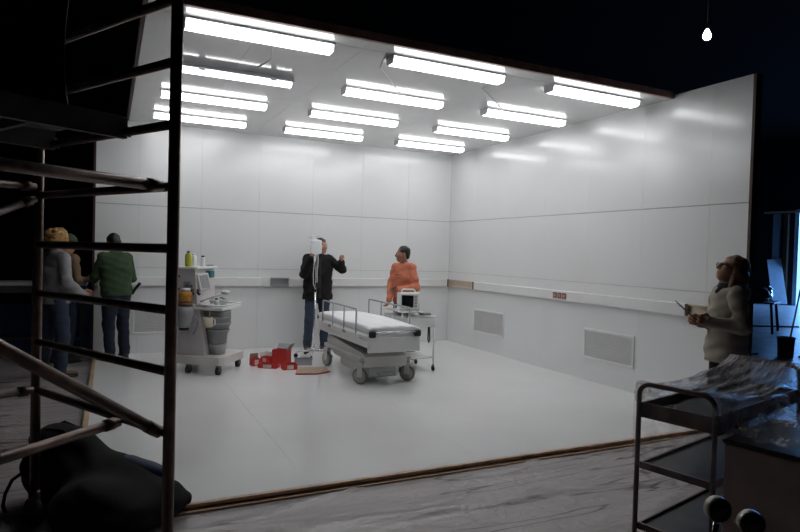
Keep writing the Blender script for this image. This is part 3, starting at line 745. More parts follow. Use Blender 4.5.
MB().tube([(-.02, -.045, .20), (-.06, -.03, .225), (-.09, -.006, .234)], .006, 8).build('hanging_loop', MT['drip_bag'], ib)
MB().tube([(-.03, -.05, .0), (-.045, -.055, -.10), (-.06, -.06, -.30), (-.05, -.05, -.45), (-.01, -.035, -.52), (.015, -.03, -.45), (.01, -.03, -.30), (.02, -.03, -.1), (.01, -.045, 0)], .006, 8).build('drip_line', MT['tube_clear'], ib)
MB().lathe([(.010, -.12), (.014, -.11), (.014, -.05), (.008, -.03)], c=(-.04, -.053, 0), n=12).build('drip_chamber', MT['drip_bag'], ib)
MB().box(-.02, .02, -.075, -.045, -.50, -.42, bev=.008).build('roller_clamp', MT['black'], ib)

# ------------------------------------------------------------------ instrument trolley, patient monitor
mat('screen_black', (.01, .011, .013), .15); mat('tray_glass', (.70, .72, .72), .2)
it = thing('instrument_trolley', 'slim white instrument trolley with tray top beside the stretcher', 'trolley', (-1.90, -2.23, 0))
tw, td = .27, .27
for sx in (-1, 1):
    for sy in (-1, 1):
        MB().cyl((sx*tw*.9, sy*td*.95, .07), (sx*tw*.9, sy*td*.95, .74 if sx > 0 else .79), .011, n=10).build('leg', MT['white_paint'], it)
        w_ = MB().cyl((sx*tw*.9-.01, sy*td*.95, .035), (sx*tw*.9+.01, sy*td*.95, .035), .035, n=16).build('castor_wheel', MT['black_rubber'], it)
        MB().box(sx*tw*.9-.014, sx*tw*.9+.014, sy*td*.95-.014, sy*td*.95+.014, .055, .085, bev=.003).build('castor_fork', MT['grey_dark'], it)
MB().box(-tw, tw, -td, td, .60, .735, bev=.008).build('drawer_box', MT['white_paint'], it)
MB().box(-tw-.005, tw+.005, -td-.005, td+.005, .7355, .748, bev=.004).build('top_tray', MT['tray_glass'], it)
MB().box(-tw*.85, tw*.85, -td*.9, td*.9, .17, .182).build('lower_shelf', MT['white_paint'], it)
MB().box(-tw, .08, -td, td*.9, .8005, .815, bev=.004).build('raised_shelf', MT['tray_glass'], it)
for sy in (-1, 1): MB().cyl((.02, sy*td*.85, .7485), (.02, sy*td*.85, .800), .009, n=8).build('shelf_post', MT['chrome'], it)
mo = thing('patient_monitor', 'small white patient monitor with dark screen and carry handle on the instrument trolley', 'monitor', (-1.975, -2.30, .8155), -.28)
MB().prism([(-.11, 0), (-.125, .03), (-.115, .235), (-.09, .25), (.10, .235), (.12, .20), (.12, .0)], -.13, .13, 'x').build('housing', MT['white_paint'], mo)
MB().box(-.115, .115, -.012, 0, .0, .20, Matrix.Translation((0, -.118, .025)) @ Matrix.Rotation(-.045, 4, 'X'), bev=.004).build('bezel', MT['off_white'], mo)
sc = MB().box(-.105, .055, -.006, 0, .02, .185, Matrix.Translation((0, -.1305, .025)) @ Matrix.Rotation(-.045, 4, 'X'), bev=.002).build('screen', MT['screen_black'], mo)
for k in range(4): MB().box(.068, .105, -.006, 0, .03+.04*k, .055+.04*k, Matrix.Translation((0, -.1305, .025)) @ Matrix.Rotation(-.045, 4, 'X'), bev=.002).build('button', MT['grey_mid'], mo)
MB().tube([(-.09, -.02, .24), (-.09, -.02, .27), (-.07, -.02, .285), (.07, -.02, .285), (.09, -.02, .27), (.09, -.02, .235)], .011, 8).build('carry_handle', MT['white_paint'], mo)
MB().tube([(.131, .03, .15), (.155, .03, .12), (.16, .02, .06), (.15, -.02, .02), (.16, -.04, -.02), (.17, -.05, -.08)], .007, 8).build('sensor_cable', MT['grey_dark'], mo)
MB().box(.1305, .142, .0, .06, .10, .19, bev=.004).build('connector_block', MT['grey_dark'], mo)
pd = MB().box(-.07, .07, -.05, .05, 0, .03, bev=.012).build('sensor_pouch', MT['grey_dark'], None, (-1.72, -2.35, .7485), (0, 0, .2)); tag(pd, 'dark sensor pouch lying on the tray of the instrument trolley', 'pouch')
bg_ = thing('cable_bundle', 'dark cable loop hanging on the side of the instrument trolley', 'cable', (-1.90+tw+.012, -2.23, .40))
MB().tube([(0, -.02, .33), (0.012, -.03, .2), (.02, -.035, .0), (.015, -.02, -.05), (.01, .0, -.02), (.016, .0, .2), (0, .0, .33)], .010, 8).build('cable_loop', MT['black'], bg_)

# ------------------------------------------------------------------ anaesthesia machine
mat('amber', (.42, .19, .035), .25, var=.25, nscale=20); mat('canister_grey', (.24, .245, .25), .4, var=.1); mat('teal', (.03, .16, .20), .4)
mat('cream', (.62, .55, .42), .5)
AL = math.atan2(-.57, .82)
am = thing('anaesthesia_machine', 'white anaesthesia machine on castors with amber jar and grey canisters', 'medical machine', (-4.49, -1.51, 0), AL)
MB().prism([(-.37, -.34), (.33, -.34), (.38, -.28), (.38, .28), (.33, .34), (-.37, .34)], .125, .225, 'z').build('base_plate', MT['off_white'], am)
for x, y in ((-.10, -.29), (.30, -.29), (.30, .29), (-.31, .29)):
    f = MB().box(x-.024, x+.024, y-.03, y+.03, .095, .1245, bev=.005).box(x-.026, x-.020, y-.02, y+.02, .04, .10).box(x+.020, x+.026, y-.02, y+.02, .04, .10).build('castor_fork', MT['grey_dark'], am)
    MB().cyl((x-.018, y, .055), (x+.018, y, .055), .055, n=20).build('castor_wheel', MT['black_rubber'], f)
MB().prism([(-.33, .226), (.10, .226), (.02, .80), (-.33, .80)], -.26, .26, 'y').build('lower_body', MT['mauve_white'], am)
MB().box(-.35, .34, -.29, .29, .802, .845, bev=.012).build('worktop', MT['white_paint'], am)
rim = MB(); rim.tube([(-.02, -.28, .865), (.33, -.28, .865), (.33, .28, .865), (-.02, .28, .865)], .012, 8).build('worktop_rail', MT['white_paint'], am)
MB().prism([(-.34, .846), (-.02, .846), (-.06, 1.315), (-.34, 1.315)], -.25, .25, 'y').build('upper_body', MT['mauve_white'], am)
MB().box(-.37, -.01, -.28, .28, 1.316, 1.345, bev=.008).build('top_shelf', MT['white_paint'], am)
# angled monitor on the front of the upper body, facing the worktop
Mm = Matrix.Translation((.0, -.14, 1.15)) @ Matrix.Rotation(-.25, 4, 'Y') @ Matrix.Rotation(-.5, 4, 'Z')
mn = MB().box(-.03, .03, -.085, .085, -.11, .11, Mm, bev=.01).build('display', MT['off_white'], am)
MB().box(.0305, .034, -.06, .06, -.085, .085, Mm, bev=.002).build('display_screen', MT['grey_mid'], mn)
MB().tube([(-.06, -.05, 1.10), (.0, -.10, 1.11)], .015, 8).build('display_arm', MT['grey_mid'], mn)
MB().box(-.055, .02, .02, .13, 1.20, 1.29, bev=.008).build('teal_module', MT['teal'], am)
# near side panel details
for (x, z, r, m_) in ((-.27, 1.22, .012, 'black'), (-.28, 1.06, .02, 'brown_plastic'), (-.16, 1.10, .028, 'grey_dark'), (-.10, 1.10, .018, 'grey_dark')):
    MB().cyl((x, -.262, z), (x, -.2505, z), r, n=12).build('control_knob', MT[m_], am)
MB().box(-.21, -.11, -.258, -.2505, 1.04, 1.16, bev=.003).build('gauge_panel', MT['grey_mid'], am)
for x in (-.06, .02): MB().tube([(x, -.27, 1.00), (x-.01, -.29, 1.02), (x-.02, -.27, 1.06)], .02, 8).build('hose_elbow', MT['black'], am)
# amber vaporiser jar and grey absorber under it, hung on the near side
MB().lathe([(.07, .90), (.082, .905), (.082, 1.02), (.075, 1.03), (.055, 1.035)], c=(-.13, -.345, 0), n=22).build('vaporiser_jar', MT['amber'], am)
MB().lathe([(.083, .852), (.09, .862), (.09, .899), (.075, .8995)], c=(-.13, -.345, 0), n=22).build('vaporiser_base', MT['brown_plastic'], am)
MB().lathe([(.05, 1.0355), (.06, 1.04), (.06, 1.07), (.03, 1.08)], c=(-.13, -.345, 0), n=18).build('vaporiser_dial', MT['mauve_white'], am)
MB().lathe([(.045, .585), (.075, .595), (.095, .63), (.112, .74), (.112, .846), (.095, .8515)], c=(-.13, -.365, 0), n=24).build('absorber_canister', MT['canister_grey'], am)
MB().lathe([(.05, .555), (.06, .56), (.06, .584), (.04, .5845)], c=(-.13, -.365, 0), n=18).build('drain_cap', MT['black'], am)
# big bellows housing under the worktop at the front
MB().lathe([(.10, .36), (.115, .37), (.125, .50), (.135, .505), (.15, .60), (.165, .61), (.165, .76), (.16, .795), (.05, .8005)], c=(.17, -.06, 0), n=28).build('bellows_housing', MT['canister_grey'], am)
MB().lathe([(.085, .2265), (.10, .235), (.112, .355), (.09, .3595)], c=(.17, -.06, 0), n=26).build('waste_bin', MT['grey_mid'], am)
for z in (.53, .62, .70): MB().lathe([(.150 if z < .6 else .166, z), (.158 if z < .6 else .174, z+.008), (.150 if z < .6 else .166, z+.016)], c=(.17, -.06, 0), n=28).build('housing_ring', MT['grey_mid'], am)
cu = MB().lathe([(.05, .60), (.06, .605), (.063, .72), (.058, .722), (.052, .615), (.0001, .612)], c=(.16, -.31, 0), n=20).build('measuring_cup', MT['cream'], am)
MB().tube([(.22, -.31, .70), (.25, -.31, .70), (.255, -.31, .66), (.25, -.31, .63), (.22, -.31, .63)], .008, 8).build('cup_handle', MT['white_paint'], cu)
MB().tube([(.16, -.268, .712), (.16, -.268, .80)], .01, 8).build('cup_hanger', MT['steel'], am)
# breathing arm, valves and flow blocks on the worktop
MB().tube([(-.02, -.16, .90), (.12, -.18, .95), (.28, -.16, 1.02)], .014, 8).build('breathing_arm', MT['white_paint'], am)
MB().ball((.31, -.155, 1.03), (.06, .045, .032)).build('arm_head', MT['white_paint'], am)
for k, (x, y) in enumerate(((.12, -.12), (.20, -.17), (.27, -.10), (.18, .02))):
    v = MB().lathe([(.028, .8455), (.028, .90), (.036, .905), (.036, .925), (.015, .935)], c=(x, y, 0), n=14).build('breathing_valve', MT['tray_glass'], am)
    MB().lathe([(.022, .9355), (.022, .95), (.01, .955)], c=(x, y, 0), n=12).build('valve_cap', MT['teal' if k % 2 else 'grey_mid'], v)
MB().box(.03, .30, -.286, -.2795, .815, .838).build('label_strip', MT['grey_mid'], am)
for k in range(4): MB().box(-.10+.08*k, -.05+.08*k, -.27, -.21, .8455, .875+.01*(k % 2), bev=.006).build('instrument_block', MT['tray_glass' if k % 2 else 'white_paint'], am)
MB().tube([(-.05, -.30, .80), (.0, -.33, .72), (.04, -.33, .66), (.0, -.31, .56), (-.05, -.28, .50)], .010, 8).build('hose', MT['grey_mid'], am)
Ma = Matrix.Translation((-4.49, -1.51, 0)) @ Matrix.Rotation(AL, 4, 'Z')
def on_am(x, y, z): return tuple(Ma @ Vector((x, y, z)))
mat('yellow_green', (.50, .52, .06), .35); mat('bottle_white', (.78, .79, .79), .35)
def bottle(name, label, p, r, h, m_, capm, capr):
    b = thing(name, label, 'bottle', p)
    MB().lathe([(r*.9, 0), (r, .01), (r, h*.68), (r*.8, h*.8), (capr, h*.86)], n=18).build('bottle_body', MT[m_], b)
    MB().lathe([(capr*1.05, h*.862), (capr*1.05, h*.97), (capr*.5, h)], n=14).build('bottle_cap', MT[capm], b)
bottle('bottle', 'yellow-green bottle with dark cap on top of the anaesthesia machine', on_am(-.18, -.20, 1.3455), .042, .20, 'yellow_green', 'brown_plastic', .018)
bottle('bottle', 'plain white bottle on top of the anaesthesia machine', on_am(-.165, -.10, 1.3455), .044, .17, 'bottle_white', 'off_white', .02)
bottle('bottle', 'small white jar with black lid on top of the anaesthesia machine', on_am(-.13, .09, 1.3455), .026, .14, 'bottle_white', 'black', .022)
o = MB().ball((0, 0, .0135), (.06, .035, .013)).build('breathing_mask', MT['grey_mid'], None, on_am(-.08, .2, 1.3455)); tag(o, 'flat grey breathing mask on top of the anaesthesia machine', 'mask')

# ------------------------------------------------------------------ opened red cartons on the floor
mat('carton_red', (.62, .05, .04), .5, var=.15); mat('carton_white', (.72, .70, .68), .6); mat('cardboard', (.42, .32, .24), .7, var=.1); mat('box_grey', (.36, .37, .39), .6)
def carton(label, loc, rz, sx, sy, sz, tilt=0, flaps=(), band=True, name='carton', base='carton_red', inner='cardboard', cat='carton'):
    t = thing(name, label, cat, loc); t.rotation_euler = (tilt, 0, rz); w_ = .005
    mb = MB().box(-sx/2, sx/2, -sy/2, sy/2, 0, w_)
    for a in ((-sx/2, -sx/2+w_, -sy/2, sy/2), (sx/2-w_, sx/2, -sy/2, sy/2), (-sx/2+w_, sx/2-w_, -sy/2, -sy/2+w_), (-sx/2+w_, sx/2-w_, sy/2-w_, sy/2)): mb.box(a[0], a[1], a[2], a[3], w_, sz)
    mb.build('carton_body', MT[base], t)
    if band: MB().box(-sx*.22, sx*.22, -sy/2-.003, -sy/2-.0005, sz*.15, sz*.85).build('carton_print', MT['carton_white'], t, label='pale printed panel')
    for (side, ang) in flaps:
        L = sx*.48 if side in 'ew' else sy*.55
        if side == 'n': M = Matrix.Translation((0, sy/2-.003, sz+.001)) @ Matrix.Rotation(ang, 4, 'X'); MB().box(-sx/2, sx/2, -.003, .003, 0, L, M).build('flap', MT[inner], t)
        if side == 's': M = Matrix.Translation((0, -sy/2+.003, sz+.001)) @ Matrix.Rotation(-ang, 4, 'X'); MB().box(-sx/2, sx/2, -.003, .003, 0, L, M).build('flap', MT[inner], t)
        if side == 'e': M = Matrix.Translation((sx/2-.003, 0, sz+.001)) @ Matrix.Rotation(-ang+PI/2*0, 4, 'Y').inverted(); MB().box(-.003, .003, -sy/2, sy/2, 0, L, M).build('flap', MT[inner], t)
        if side == 'w': M = Matrix.Translation((-sx/2+.003, 0, sz+.001)) @ Matrix.Rotation(ang, 4, 'Y').inverted(); MB().box(-.003, .003, -sy/2, sy/2, 0, L, M).build('flap', MT[inner], t)
    return t
carton('small upright red and white carton with its cardboard flap open', (-3.84, -1.42, 0), .15, .12, .11, .10, 0, (('n', .15),))
carton('red carton with a pale lid folded straight up between two other red cartons', (-3.66, -1.33, 0), -.85, .13, .11, .10, 0, (('n', -.2), ('w', .3)), inner='carton_white')
carton('low red carton with white panel lying flat on the floor', (-3.70, -1.62, 0), -.55, .26, .14, .06, 0, ())
carton('tall leaning red carton with a grey open lid', (-3.47, -1.40, 0.0), -.75, .22, .15, .20, 0, (('e', .55), ('n', -.75)), inner='box_grey', band=False)
carton('shallow red and white carton beside the spread cardboard sheet', (-3.47, -1.80, 0), -.05, .19, .15, .075, 0, ())
t = thing('cardboard_sheet', 'unfolded brown and red cardboard sheet lying on the white floor', 'cardboard', (-3.27, -2.10, 0), -.15)
Mq = Matrix.Rotation(.12, 4, 'X')
MB().prism([(-.20, -.13), (.06, -.15), (.04, .12), (-.14, .13)], .030, .034, 'z', Mq).build('sheet_panel', MT['cardboard'], t)
MB().prism([(.06, -.15), (.24, -.06), (.20, .13), (.04, .12)], .030, .034, 'z', Mq).build('sheet_panel', MT['cardboard'], t)
MB().prism([(-.21, -.14), (.06, -.162), (.25, -.07), (.21, .14), (-.15, .14)], .022, .0295, 'z', Mq).build('red_backing', MT['carton_red'], t)
carton('shallow grey open tray next to the drip stand base', (-3.20, -1.54, 0), -.2, .23, .13, .085, 0, (), band=False, name='storage_tray', base='box_grey', cat='tray')

# ------------------------------------------------------------------ workbench behind the set wall
mat('bench_top', (.50, .49, .47), .5); mat('bench_leg', (.06, .06, .065), .5)
wbch = thing('workbench', 'dark workbench with a pale top beyond the end of the set back wall', 'workbench', (-6.85, .62, ZS))
MB().box(-.93, .90, -.35, .35, 1.03, 1.07, bev=.005).build('bench_top', MT['bench_top'], wbch)
for sx in (-1, 1):
    for sy in (-1, 1): MB().box(sx*.85-.035, sx*.85+.035, sy*.30-.035, sy*.30+.035, .002, 1.0295).build('leg', MT['bench_leg'], wbch)
MB().box(-.81, .81, -.30, .30, .25, .28).build('lower_shelf', MT['bench_leg'], wbch)
MB().box(-.81, .81, -.33, -.30, .93, 1.0295).build('apron', MT['bench_leg'], wbch)

# ------------------------------------------------------------------ far end of the hall by the open gate
mat('board_blue', (.60, .66, .72), .25); mat('dark_blue', (.02, .025, .04), .5); mat('rust', (.22, .075, .04), .6); mat('foil', (.62, .64, .68), .2, metal=.7)
lb = MB().box(-.24, .24, 0, .025, 0, 1.95, bev=.004).build('leaning_board', MT['board_blue'], None); lb.location = (18.2, 5.12, ZS)
lb.rotation_euler = (0, 0, 0)
Mx = Matrix.Translation((17.65, 5.05, ZS+.005)) @ Matrix.Rotation(-PI/2, 4, 'Z') @ Matrix.Rotation(.0, 4, 'X')
# lean sideways along +y and back to the wall
d_ = Vector((18.30, 5.66, 1.70))-Vector((17.75, 5.00, ZS+.01))
o = lb; up = d_.normalized(); right = Vector((-.45, .85, 0)); right = (right-up*right.dot(up)).normalized(); nrm = right.cross(up)
o.matrix_world = Matrix(((right.x, nrm.x, up.x, 17.75), (right.y, nrm.y, up.y, 5.00), (right.z, nrm.z, up.z, ZS+.06), (0, 0, 0, 1)))
tag(lb, 'pale board leaning against the wall beside the open gate', 'board')
tt = thing('trestle_table', 'low dark trestle table near the open gate', 'table', (8.40, -.42, ZS), .45)
MB().box(-.55, .55, -.33, .33, .70, .73).build('table_top', MT['dark_blue'], tt)
for sx in (-1, 1):
    for sy in (-1, 1): MB().bar((sx*.40, sy*.25, .70), (sx*.48, sy*.31, .005), .04, .04).build('leg', MT['black'], tt)
def lump(name, label, cat, loc, r, m_, amp=.02, ph=0):
    sd = SD(); sd.ell((0, 0, r[2]*.9), r, k=.03); sd.ell((r[0]*.3, r[1]*.2, r[2]*1.2), (r[0]*.6, r[1]*.6, r[2]*.6), k=.08)
    o = np_mesh(name, [sd.mesh(.022, wrinkle(amp, 9, 16, ph), lambda P: .002-P[..., 2])], MT[m_]); o.location = loc; tag(o, label, cat)
lump('dark_bag', 'black cloth bag on the trestle table', 'bag', (8.05, -.62, ZS+.731), (.20, .17, .17), 'dark_blue')
lump('rust_bundle', 'rust brown cloth bundle on the trestle table', 'cloth bundle', (8.42, -.44, ZS+.731), (.16, .15, .17), 'rust', ph=2.)
lump('foil_bundle', 'shiny crumpled wrapping on the trestle table', 'wrapping', (8.78, -.26, ZS+.731), (.19, .17, .18), 'foil', .03, 4.)
bk = thing('bucket', 'black bucket standing on the blue-lit hall floor', 'bucket', (5.02, -3.12, ZS))
MB().lathe([(.115, .002), (.12, .01), (.14, .34), (.148, .345), (.148, .36), (.132, .36), (.113, .02), (.0001, .015)], n=22).build('bucket_body', MT['black'], bk)
MB().tube([(0, -.145, .345)]+[(.0, -.145*math.cos(a), .345-.08*math.sin(a)) for a in np.linspace(.1, PI-.1, 9)]+[(0, .145, .345)], .005, 6).build('bucket_handle', MT['steel'], bk)
br = thing('broom', 'broom with long dark handle standing in the black bucket', 'broom', (5.02, -3.12, ZS+.02))
MB().tube([(.03, 0, .03), (.09, -.08, .7), (.16, -.17, 1.55)], .014, 10).build('broom_handle', MT['post_brown'], br)
MB().box(-.06, .09, -.02, .02, .0, .03, bev=.006).build('broom_head', MT['black'], br)
for i, (p, rz, L, lab) in enumerate((((4.35, -2.75, ZS), .1, 1.0, 'dark plank lying on the floor beside the black bucket'), ((9.7, .2, ZS), -.35, 1.6, 'dark timber batten lying on the floor beyond the trestle table'), ((5.55, -3.3, ZS), -.2, .6, 'short dark offcut lying right next to the black bucket'))):
    o = MB().box(-L/2, L/2, -.05, .05, .002, .035, bev=.004).build('plank', MT['black'], None, p, (0, 0, rz)); tag(o, lab, 'plank')
# outside: sunlit yard with a shrub
mat('leaf', (.10, .22, .05), .6, var=.4, nscale=3); mat('yard', (.6, .58, .52), .8)
sd = SD()
for k in range(14): sd.ell((rng.uniform(-1, 1), rng.uniform(-1.6, 1.6), rng.uniform(.25, 1.8)), (.6, .6, .55), k=.15)
o = np_mesh('yard_shrub', [sd.mesh(.09, wrinkle(.09, 17, 19), lambda P: .002-P[..., 2])], MT['leaf']); o.location = (27, 6.4, ZS); tag(o, 'leafy green shrub outside the open gate', 'shrub')

# ------------------------------------------------------------------ people
def skin(name, c): return mat(name, c, .55, var=.08, nscale=20, spec=.35)
skin('skin_warm', (.40, .20, .14)); skin('skin_tan', (.30, .15, .10)); skin('skin_pale', (.46, .24, .17))
for nm, c in (('cloth_black', (.018, .017, .019)), ('cloth_brown', (.05, .032, .03)), ('denim_blue', (.045, .062, .095)), ('denim_dark', (.022, .028, .045)), ('cloth_orange', (.62, .21, .125)), ('cloth_stone', (.34, .31, .26)),
              ('cloth_maroon', (.035, .012, .015)), ('cloth_green', (.045, .075, .038)), ('cloth_grey', (.26, .26, .27)), ('cloth_tan', (.22, .15, .09)), ('cloth_cap', (.07, .09, .06)), ('print_faded', (.42, .11, .07))):
    mat(nm, c, .88, var=.14, nscale=9, bump=.25, bscale=70, spec=.2)
for nm, c in (('hair_black', (.012, .010, .009)), ('hair_blond', (.42, .24, .08)), ('hair_auburn', (.17, .075, .04)), ('hair_brown', (.04, .025, .016))):
    mat(nm, c, .55, var=.45, nscale=45, bump=.6, bscale=60)
for nm, c in (('shoe_brown', (.10, .05, .03)), ('shoe_black', (.015, .015, .015)), ('eye_white', (.75, .73, .7)), ('eye_dark', (.02, .015, .012)), ('lip', (.30, .10, .08))): mat(nm, c, .45)
def rotm(yaw, pitch):
    cy, sy, cp, sp_ = math.cos(yaw), math.sin(yaw), math.cos(pitch), math.sin(pitch)
    Rz = np.array([[cy, -sy, 0], [sy, cy, 0], [0, 0, 1]]); Rx = np.array([[1, 0, 0], [0, cp, -sp_], [0, sp_, cp]]); return Rz @ Rx
def nrm_(v): v = np.array(v, float); return v/np.linalg.norm(v)
def hand_sd(W_, d, t, curl, side):
    """W_ wrist, d pointing direction, t towards the thumb, curl 0..1.6"""
    d = nrm_(d); t = np.array(t, float); t = nrm_(t-d*(t @ d)); n = np.cross(d, t)*side      # palm faces -n
    P = lambda a, b, c: np.array(W_)+d*a+t*b+n*c
    sd = SD()
    for b in (.026, .009, -.009, -.026): sd.cone(P(.0, b*.55, 0), P(.085, b, 0), .017, .013, k=.012)
    for b, L in ((.029, .070), (.010, .080), (-.010, .074), (-.028, .058)):
        p = P(.085, b, 0); a = 0.; r = .0095
        for k, f in enumerate((.45, .32, .26)):
            a += curl*(.62 if k == 0 else .78); q = p+(d*math.cos(a)-n*math.sin(a))*L*f*1.0
            sd.cone(p, q, r, r*.92, k=.004); p = q; r *= .92
    p = P(.022, .022, -.004); q = P(.055, .052, -.012-.012*curl); sd.cone(p, q, .014, .0115, k=.012)
    q2 = q+nrm_(d*(1-.35*curl)+t*(.25-.55*curl)-n*.35*curl)*.034; sd.cone(q, q2, .0115, .010, k=.005)
    q3 = q2+nrm_(d*(1-.3*curl)-t*.35*curl-n*.4*curl)*.026; sd.cone(q2, q3, .010, .0085, k=.005)
    sd.cone(P(-.07, 0, 0), P(.02, 0, 0), .026, .024, k=.02)
    return sd.mesh(.0045)
def head_parts(hc, R, fem=False):
    T = lambda p: np.array(hc)+R @ np.array(p, float)
    sd = SD()
    sd.ell(T((0, -.018, .030)), (.074, .094, .088), R, k=.03)
    sd.ell(T((0, .030, -.035)), (.060, .066, .082), R, k=.04)
    sd.ell(T((0, .052, -.088)), (.030 if fem else .036, .030, .026), R, k=.035)
    for s in (-1, 1):
        sd.ell(T((s*.040, .052, -.022)), (.026, .026, .024), R, k=.03)
        sd.ell(T((s*.028, .083, .020)), (.026, .012, .010), R, k=.014)
        sd.ell(T((s*.076, -.006, -.010)), (.010, .020, .034), R, k=.008)
        sd.ell(T((s*.030, .092, .002)), (.016, .012, .011), R, k=.012, op='s')
        sd.ell(T((s*.012, .100, -.032)), (.010, .011, .009), R, k=.008)
    sd.cone(T((0, .086, .018)), T((0, .112, -.028)), .009, .0125, k=.012)
    sd.ell(T((0, .088, -.056)), (.024, .012, .0065), R, k=.006); sd.ell(T((0, .086, -.068)), (.021, .012, .0075), R, k=.006)
    return sd
def person(label, loc, rz, H, pose):
    s = H/1.76
    t = thing('person', label, 'person', loc, rz)
    lean = pose.get('lean', 0.); wd = pose.get('wide', 1.)
    L = lambda x, y, z: np.array((x*wd, y+lean*max(0, z-.95)+pose.get('bow', 0)*max(0, z-1.25), z))
    xf = lambda V: V*s
    hy, hp = pose.get('head', (0, 0)); R = rotm(hy, hp)
    hc = L(0, .025, 1.63)+np.array(pose.get('hoff', (0, 0, 0)))
    SH = {1: L(.165, 0, 1.425), -1: L(-.165, 0, 1.425)}
    arms = {1: pose['R'], -1: pose['L']}
    feet = {1: pose.get('fR', (.11, 0, -.15)), -1: pose.get('fL', (-.11, 0, .15))}
    # ---- body (skin): trunk, neck, arms, legs; head and hands on a finer grid, joined in the one mesh
    sd = SD()
    sd.ell(L(0, 0, 1.26), (.16*wd, .10, .22), k=.05).ell(L(0, .0, 1.02), (.15*wd, .10, .16), k=.05).cone(SH[-1], SH[1], .042, .042, k=.05)
    sd.cone(L(0, -.005, 1.44), hc+R @ np.array((0, -.015, -.07)), .058, .054, k=.04)
    for e in (1, -1):
        el, wr_ = np.array(arms[e][0]), np.array(arms[e][1]); sd.cone(SH[e], el, .038, .032, k=.03).cone(el, wr_, .032, .024, k=.02)
        fx, fy, fa = feet[e]; kn = np.array((.6*fx+.4*.1*e, fy*.55+.025, .50)); an = np.array((fx, fy-.03, .09))
        sd.cone((.09*e, 0, .92), kn, .075, .05, k=.04).cone(kn, an, .05, .035, k=.03)
        sd.cone(an+np.array((0, 0, -.03)), an+np.array((-math.sin(fa)*.14, math.cos(fa)*.14, -.05)), .032, .022, k=.03)
    parts = [sd.mesh(.014)]
    hd = head_parts(hc, R, pose.get('fem', False)); hd.cone(hc+R @ np.array((0, -.018, -.05)), L(0, -.005, 1.46), .052, .055, k=.03)
    parts.append(hd.mesh(.006))
    for e in (1, -1):
        a = arms[e]; parts.append(hand_sd(a[1], a[2], a[3], a[4], -e))
    np_mesh('body', parts, MT[pose['skin']], t, xf=xf)
    # eyes
    for e in (1, -1):
        c = hc+R @ np.array((e*.030, .079, .002)); o = MB().ball(tuple(c*s), .0115*s, 10, 6).build('eye', MT['eye_white'], t)
        c2 = hc+R @ np.array((e*.030, .088, .002)); MB().ball(tuple(c2*s), .0052*s, 8, 5).build('iris', MT['eye_dark'], o)
    # ---- hair
    T = lambda p: hc+R @ np.array(p, float)
    st_ = pose['hair']; sd = SD()
    if st_ == 'short':
        sd.ell(T((0, -.026, .040)), (.082, .098, .090), R, k=.02); sd.ell(T((0, -.075, -.02)), (.062, .04, .06), R, k=.03)
        sd.ell(T((0, .095, -.035)), (.10, .075, .095), R, k=.012, op='s'); nz = wrinkle(.004, 60, 70)
    elif st_ == 'curly':
        sd.ell(T((0, -.030, .035)), (.110, .115, .115), R, k=.02); sd.ell(T((0, -.07, -.05)), (.095, .07, .09), R, k=.05)
        for k in range(38):
            v = rng.normal(size=3); v /= np.linalg.norm(v); v[1] -= .25; v[2] += .15
            sd.ell(T((v[0]*.10, -.03+v[1]*.10, .03+v[2]*.10)), (.026, .026, .026), k=.012)
        sd.ell(T((0, .105, -.045)), (.085, .075, .085), R, k=.012, op='s'); nz = wrinkle(.006, 70, 80)
    elif st_ == 'bob':
        sd.ell(T((0, -.030, .038)), (.090, .106, .096), R, k=.02); sd.ell(T((0, -.065, -.060)), (.112, .095, .120), R, k=.05)
        for e in (1, -1): sd.cone(T((e*.075, -.01, .03)), T((e*.085, -.03, -.15)), .030, .030, k=.03)
        sd.cone(T((0, -.09, -.10)), T((0, -.12, -.19)), .06, .04, k=.05)
        sd.ell(T((0, .095, -.050)), (.078, .082, .105), R, k=.012, op='s'); nz = wrinkle(.008, 55, 30)
    np_mesh('hair', [sd.mesh(.0085, nz)], MT[pose['hairm']], t, xf=xf)
    if pose.get('cap'):
        sd = SD(); sd.ell(T((0, -.015, .055)), (.093, .112, .085), R, k=.02); sd.ell(T((0, .115, .045)), (.070, .07, .010), R, k=.02)
        low = lambda P: -((P-T((0, 0, .028))) @ (R @ np.array((0, 0, 1.))))
        np_mesh('cap', [sd.mesh(.008, None, low)], MT[pose['cap']], t, xf=xf)
    if pose.get('glasses'):
        g = MB()
        fr = None
        for e in (1, -1):
            pts = [tuple(T((e*.032+.021*math.cos(a), .106, .002+.016*math.sin(a)))*s) for a in np.linspace(0, 2*PI, 14)[:-1]]
            o = MB().tube(pts, .0028, 6, closed=True).tube([tuple(T((e*.053, .104, .006))*s), tuple(T((e*.080, .03, .006))*s), tuple(T((e*.082, -.01, .0))*s)], .0026, 6).build('glasses_frame', MT['black'], t)
    # ---- trousers
    tr_ = pose['trousers']; sd = SD(); lw = pose.get('leg', 1.)
    sd.ell((0, 0, .965), (.17*wd, .125, .12), k=.05)
    for e in (1, -1):
        fx, fy, fa = feet[e]; kn = np.array((.6*fx+.4*.1*e, fy*.55+.025, .50)); an = np.array((fx, fy-.03, .085))
        sd.cone((.088*e, 0, .92), kn, .098*lw, .070*lw, k=.04).cone(kn, an, .070*lw, .062*lw, k=.03)
    np_mesh('trousers', [sd.mesh(.0125, wrinkle(.006, 12, 26, H*9), lambda P: np.maximum(.06-P[..., 2], P[..., 2]-1.06))], MT[tr_], t, xf=xf)
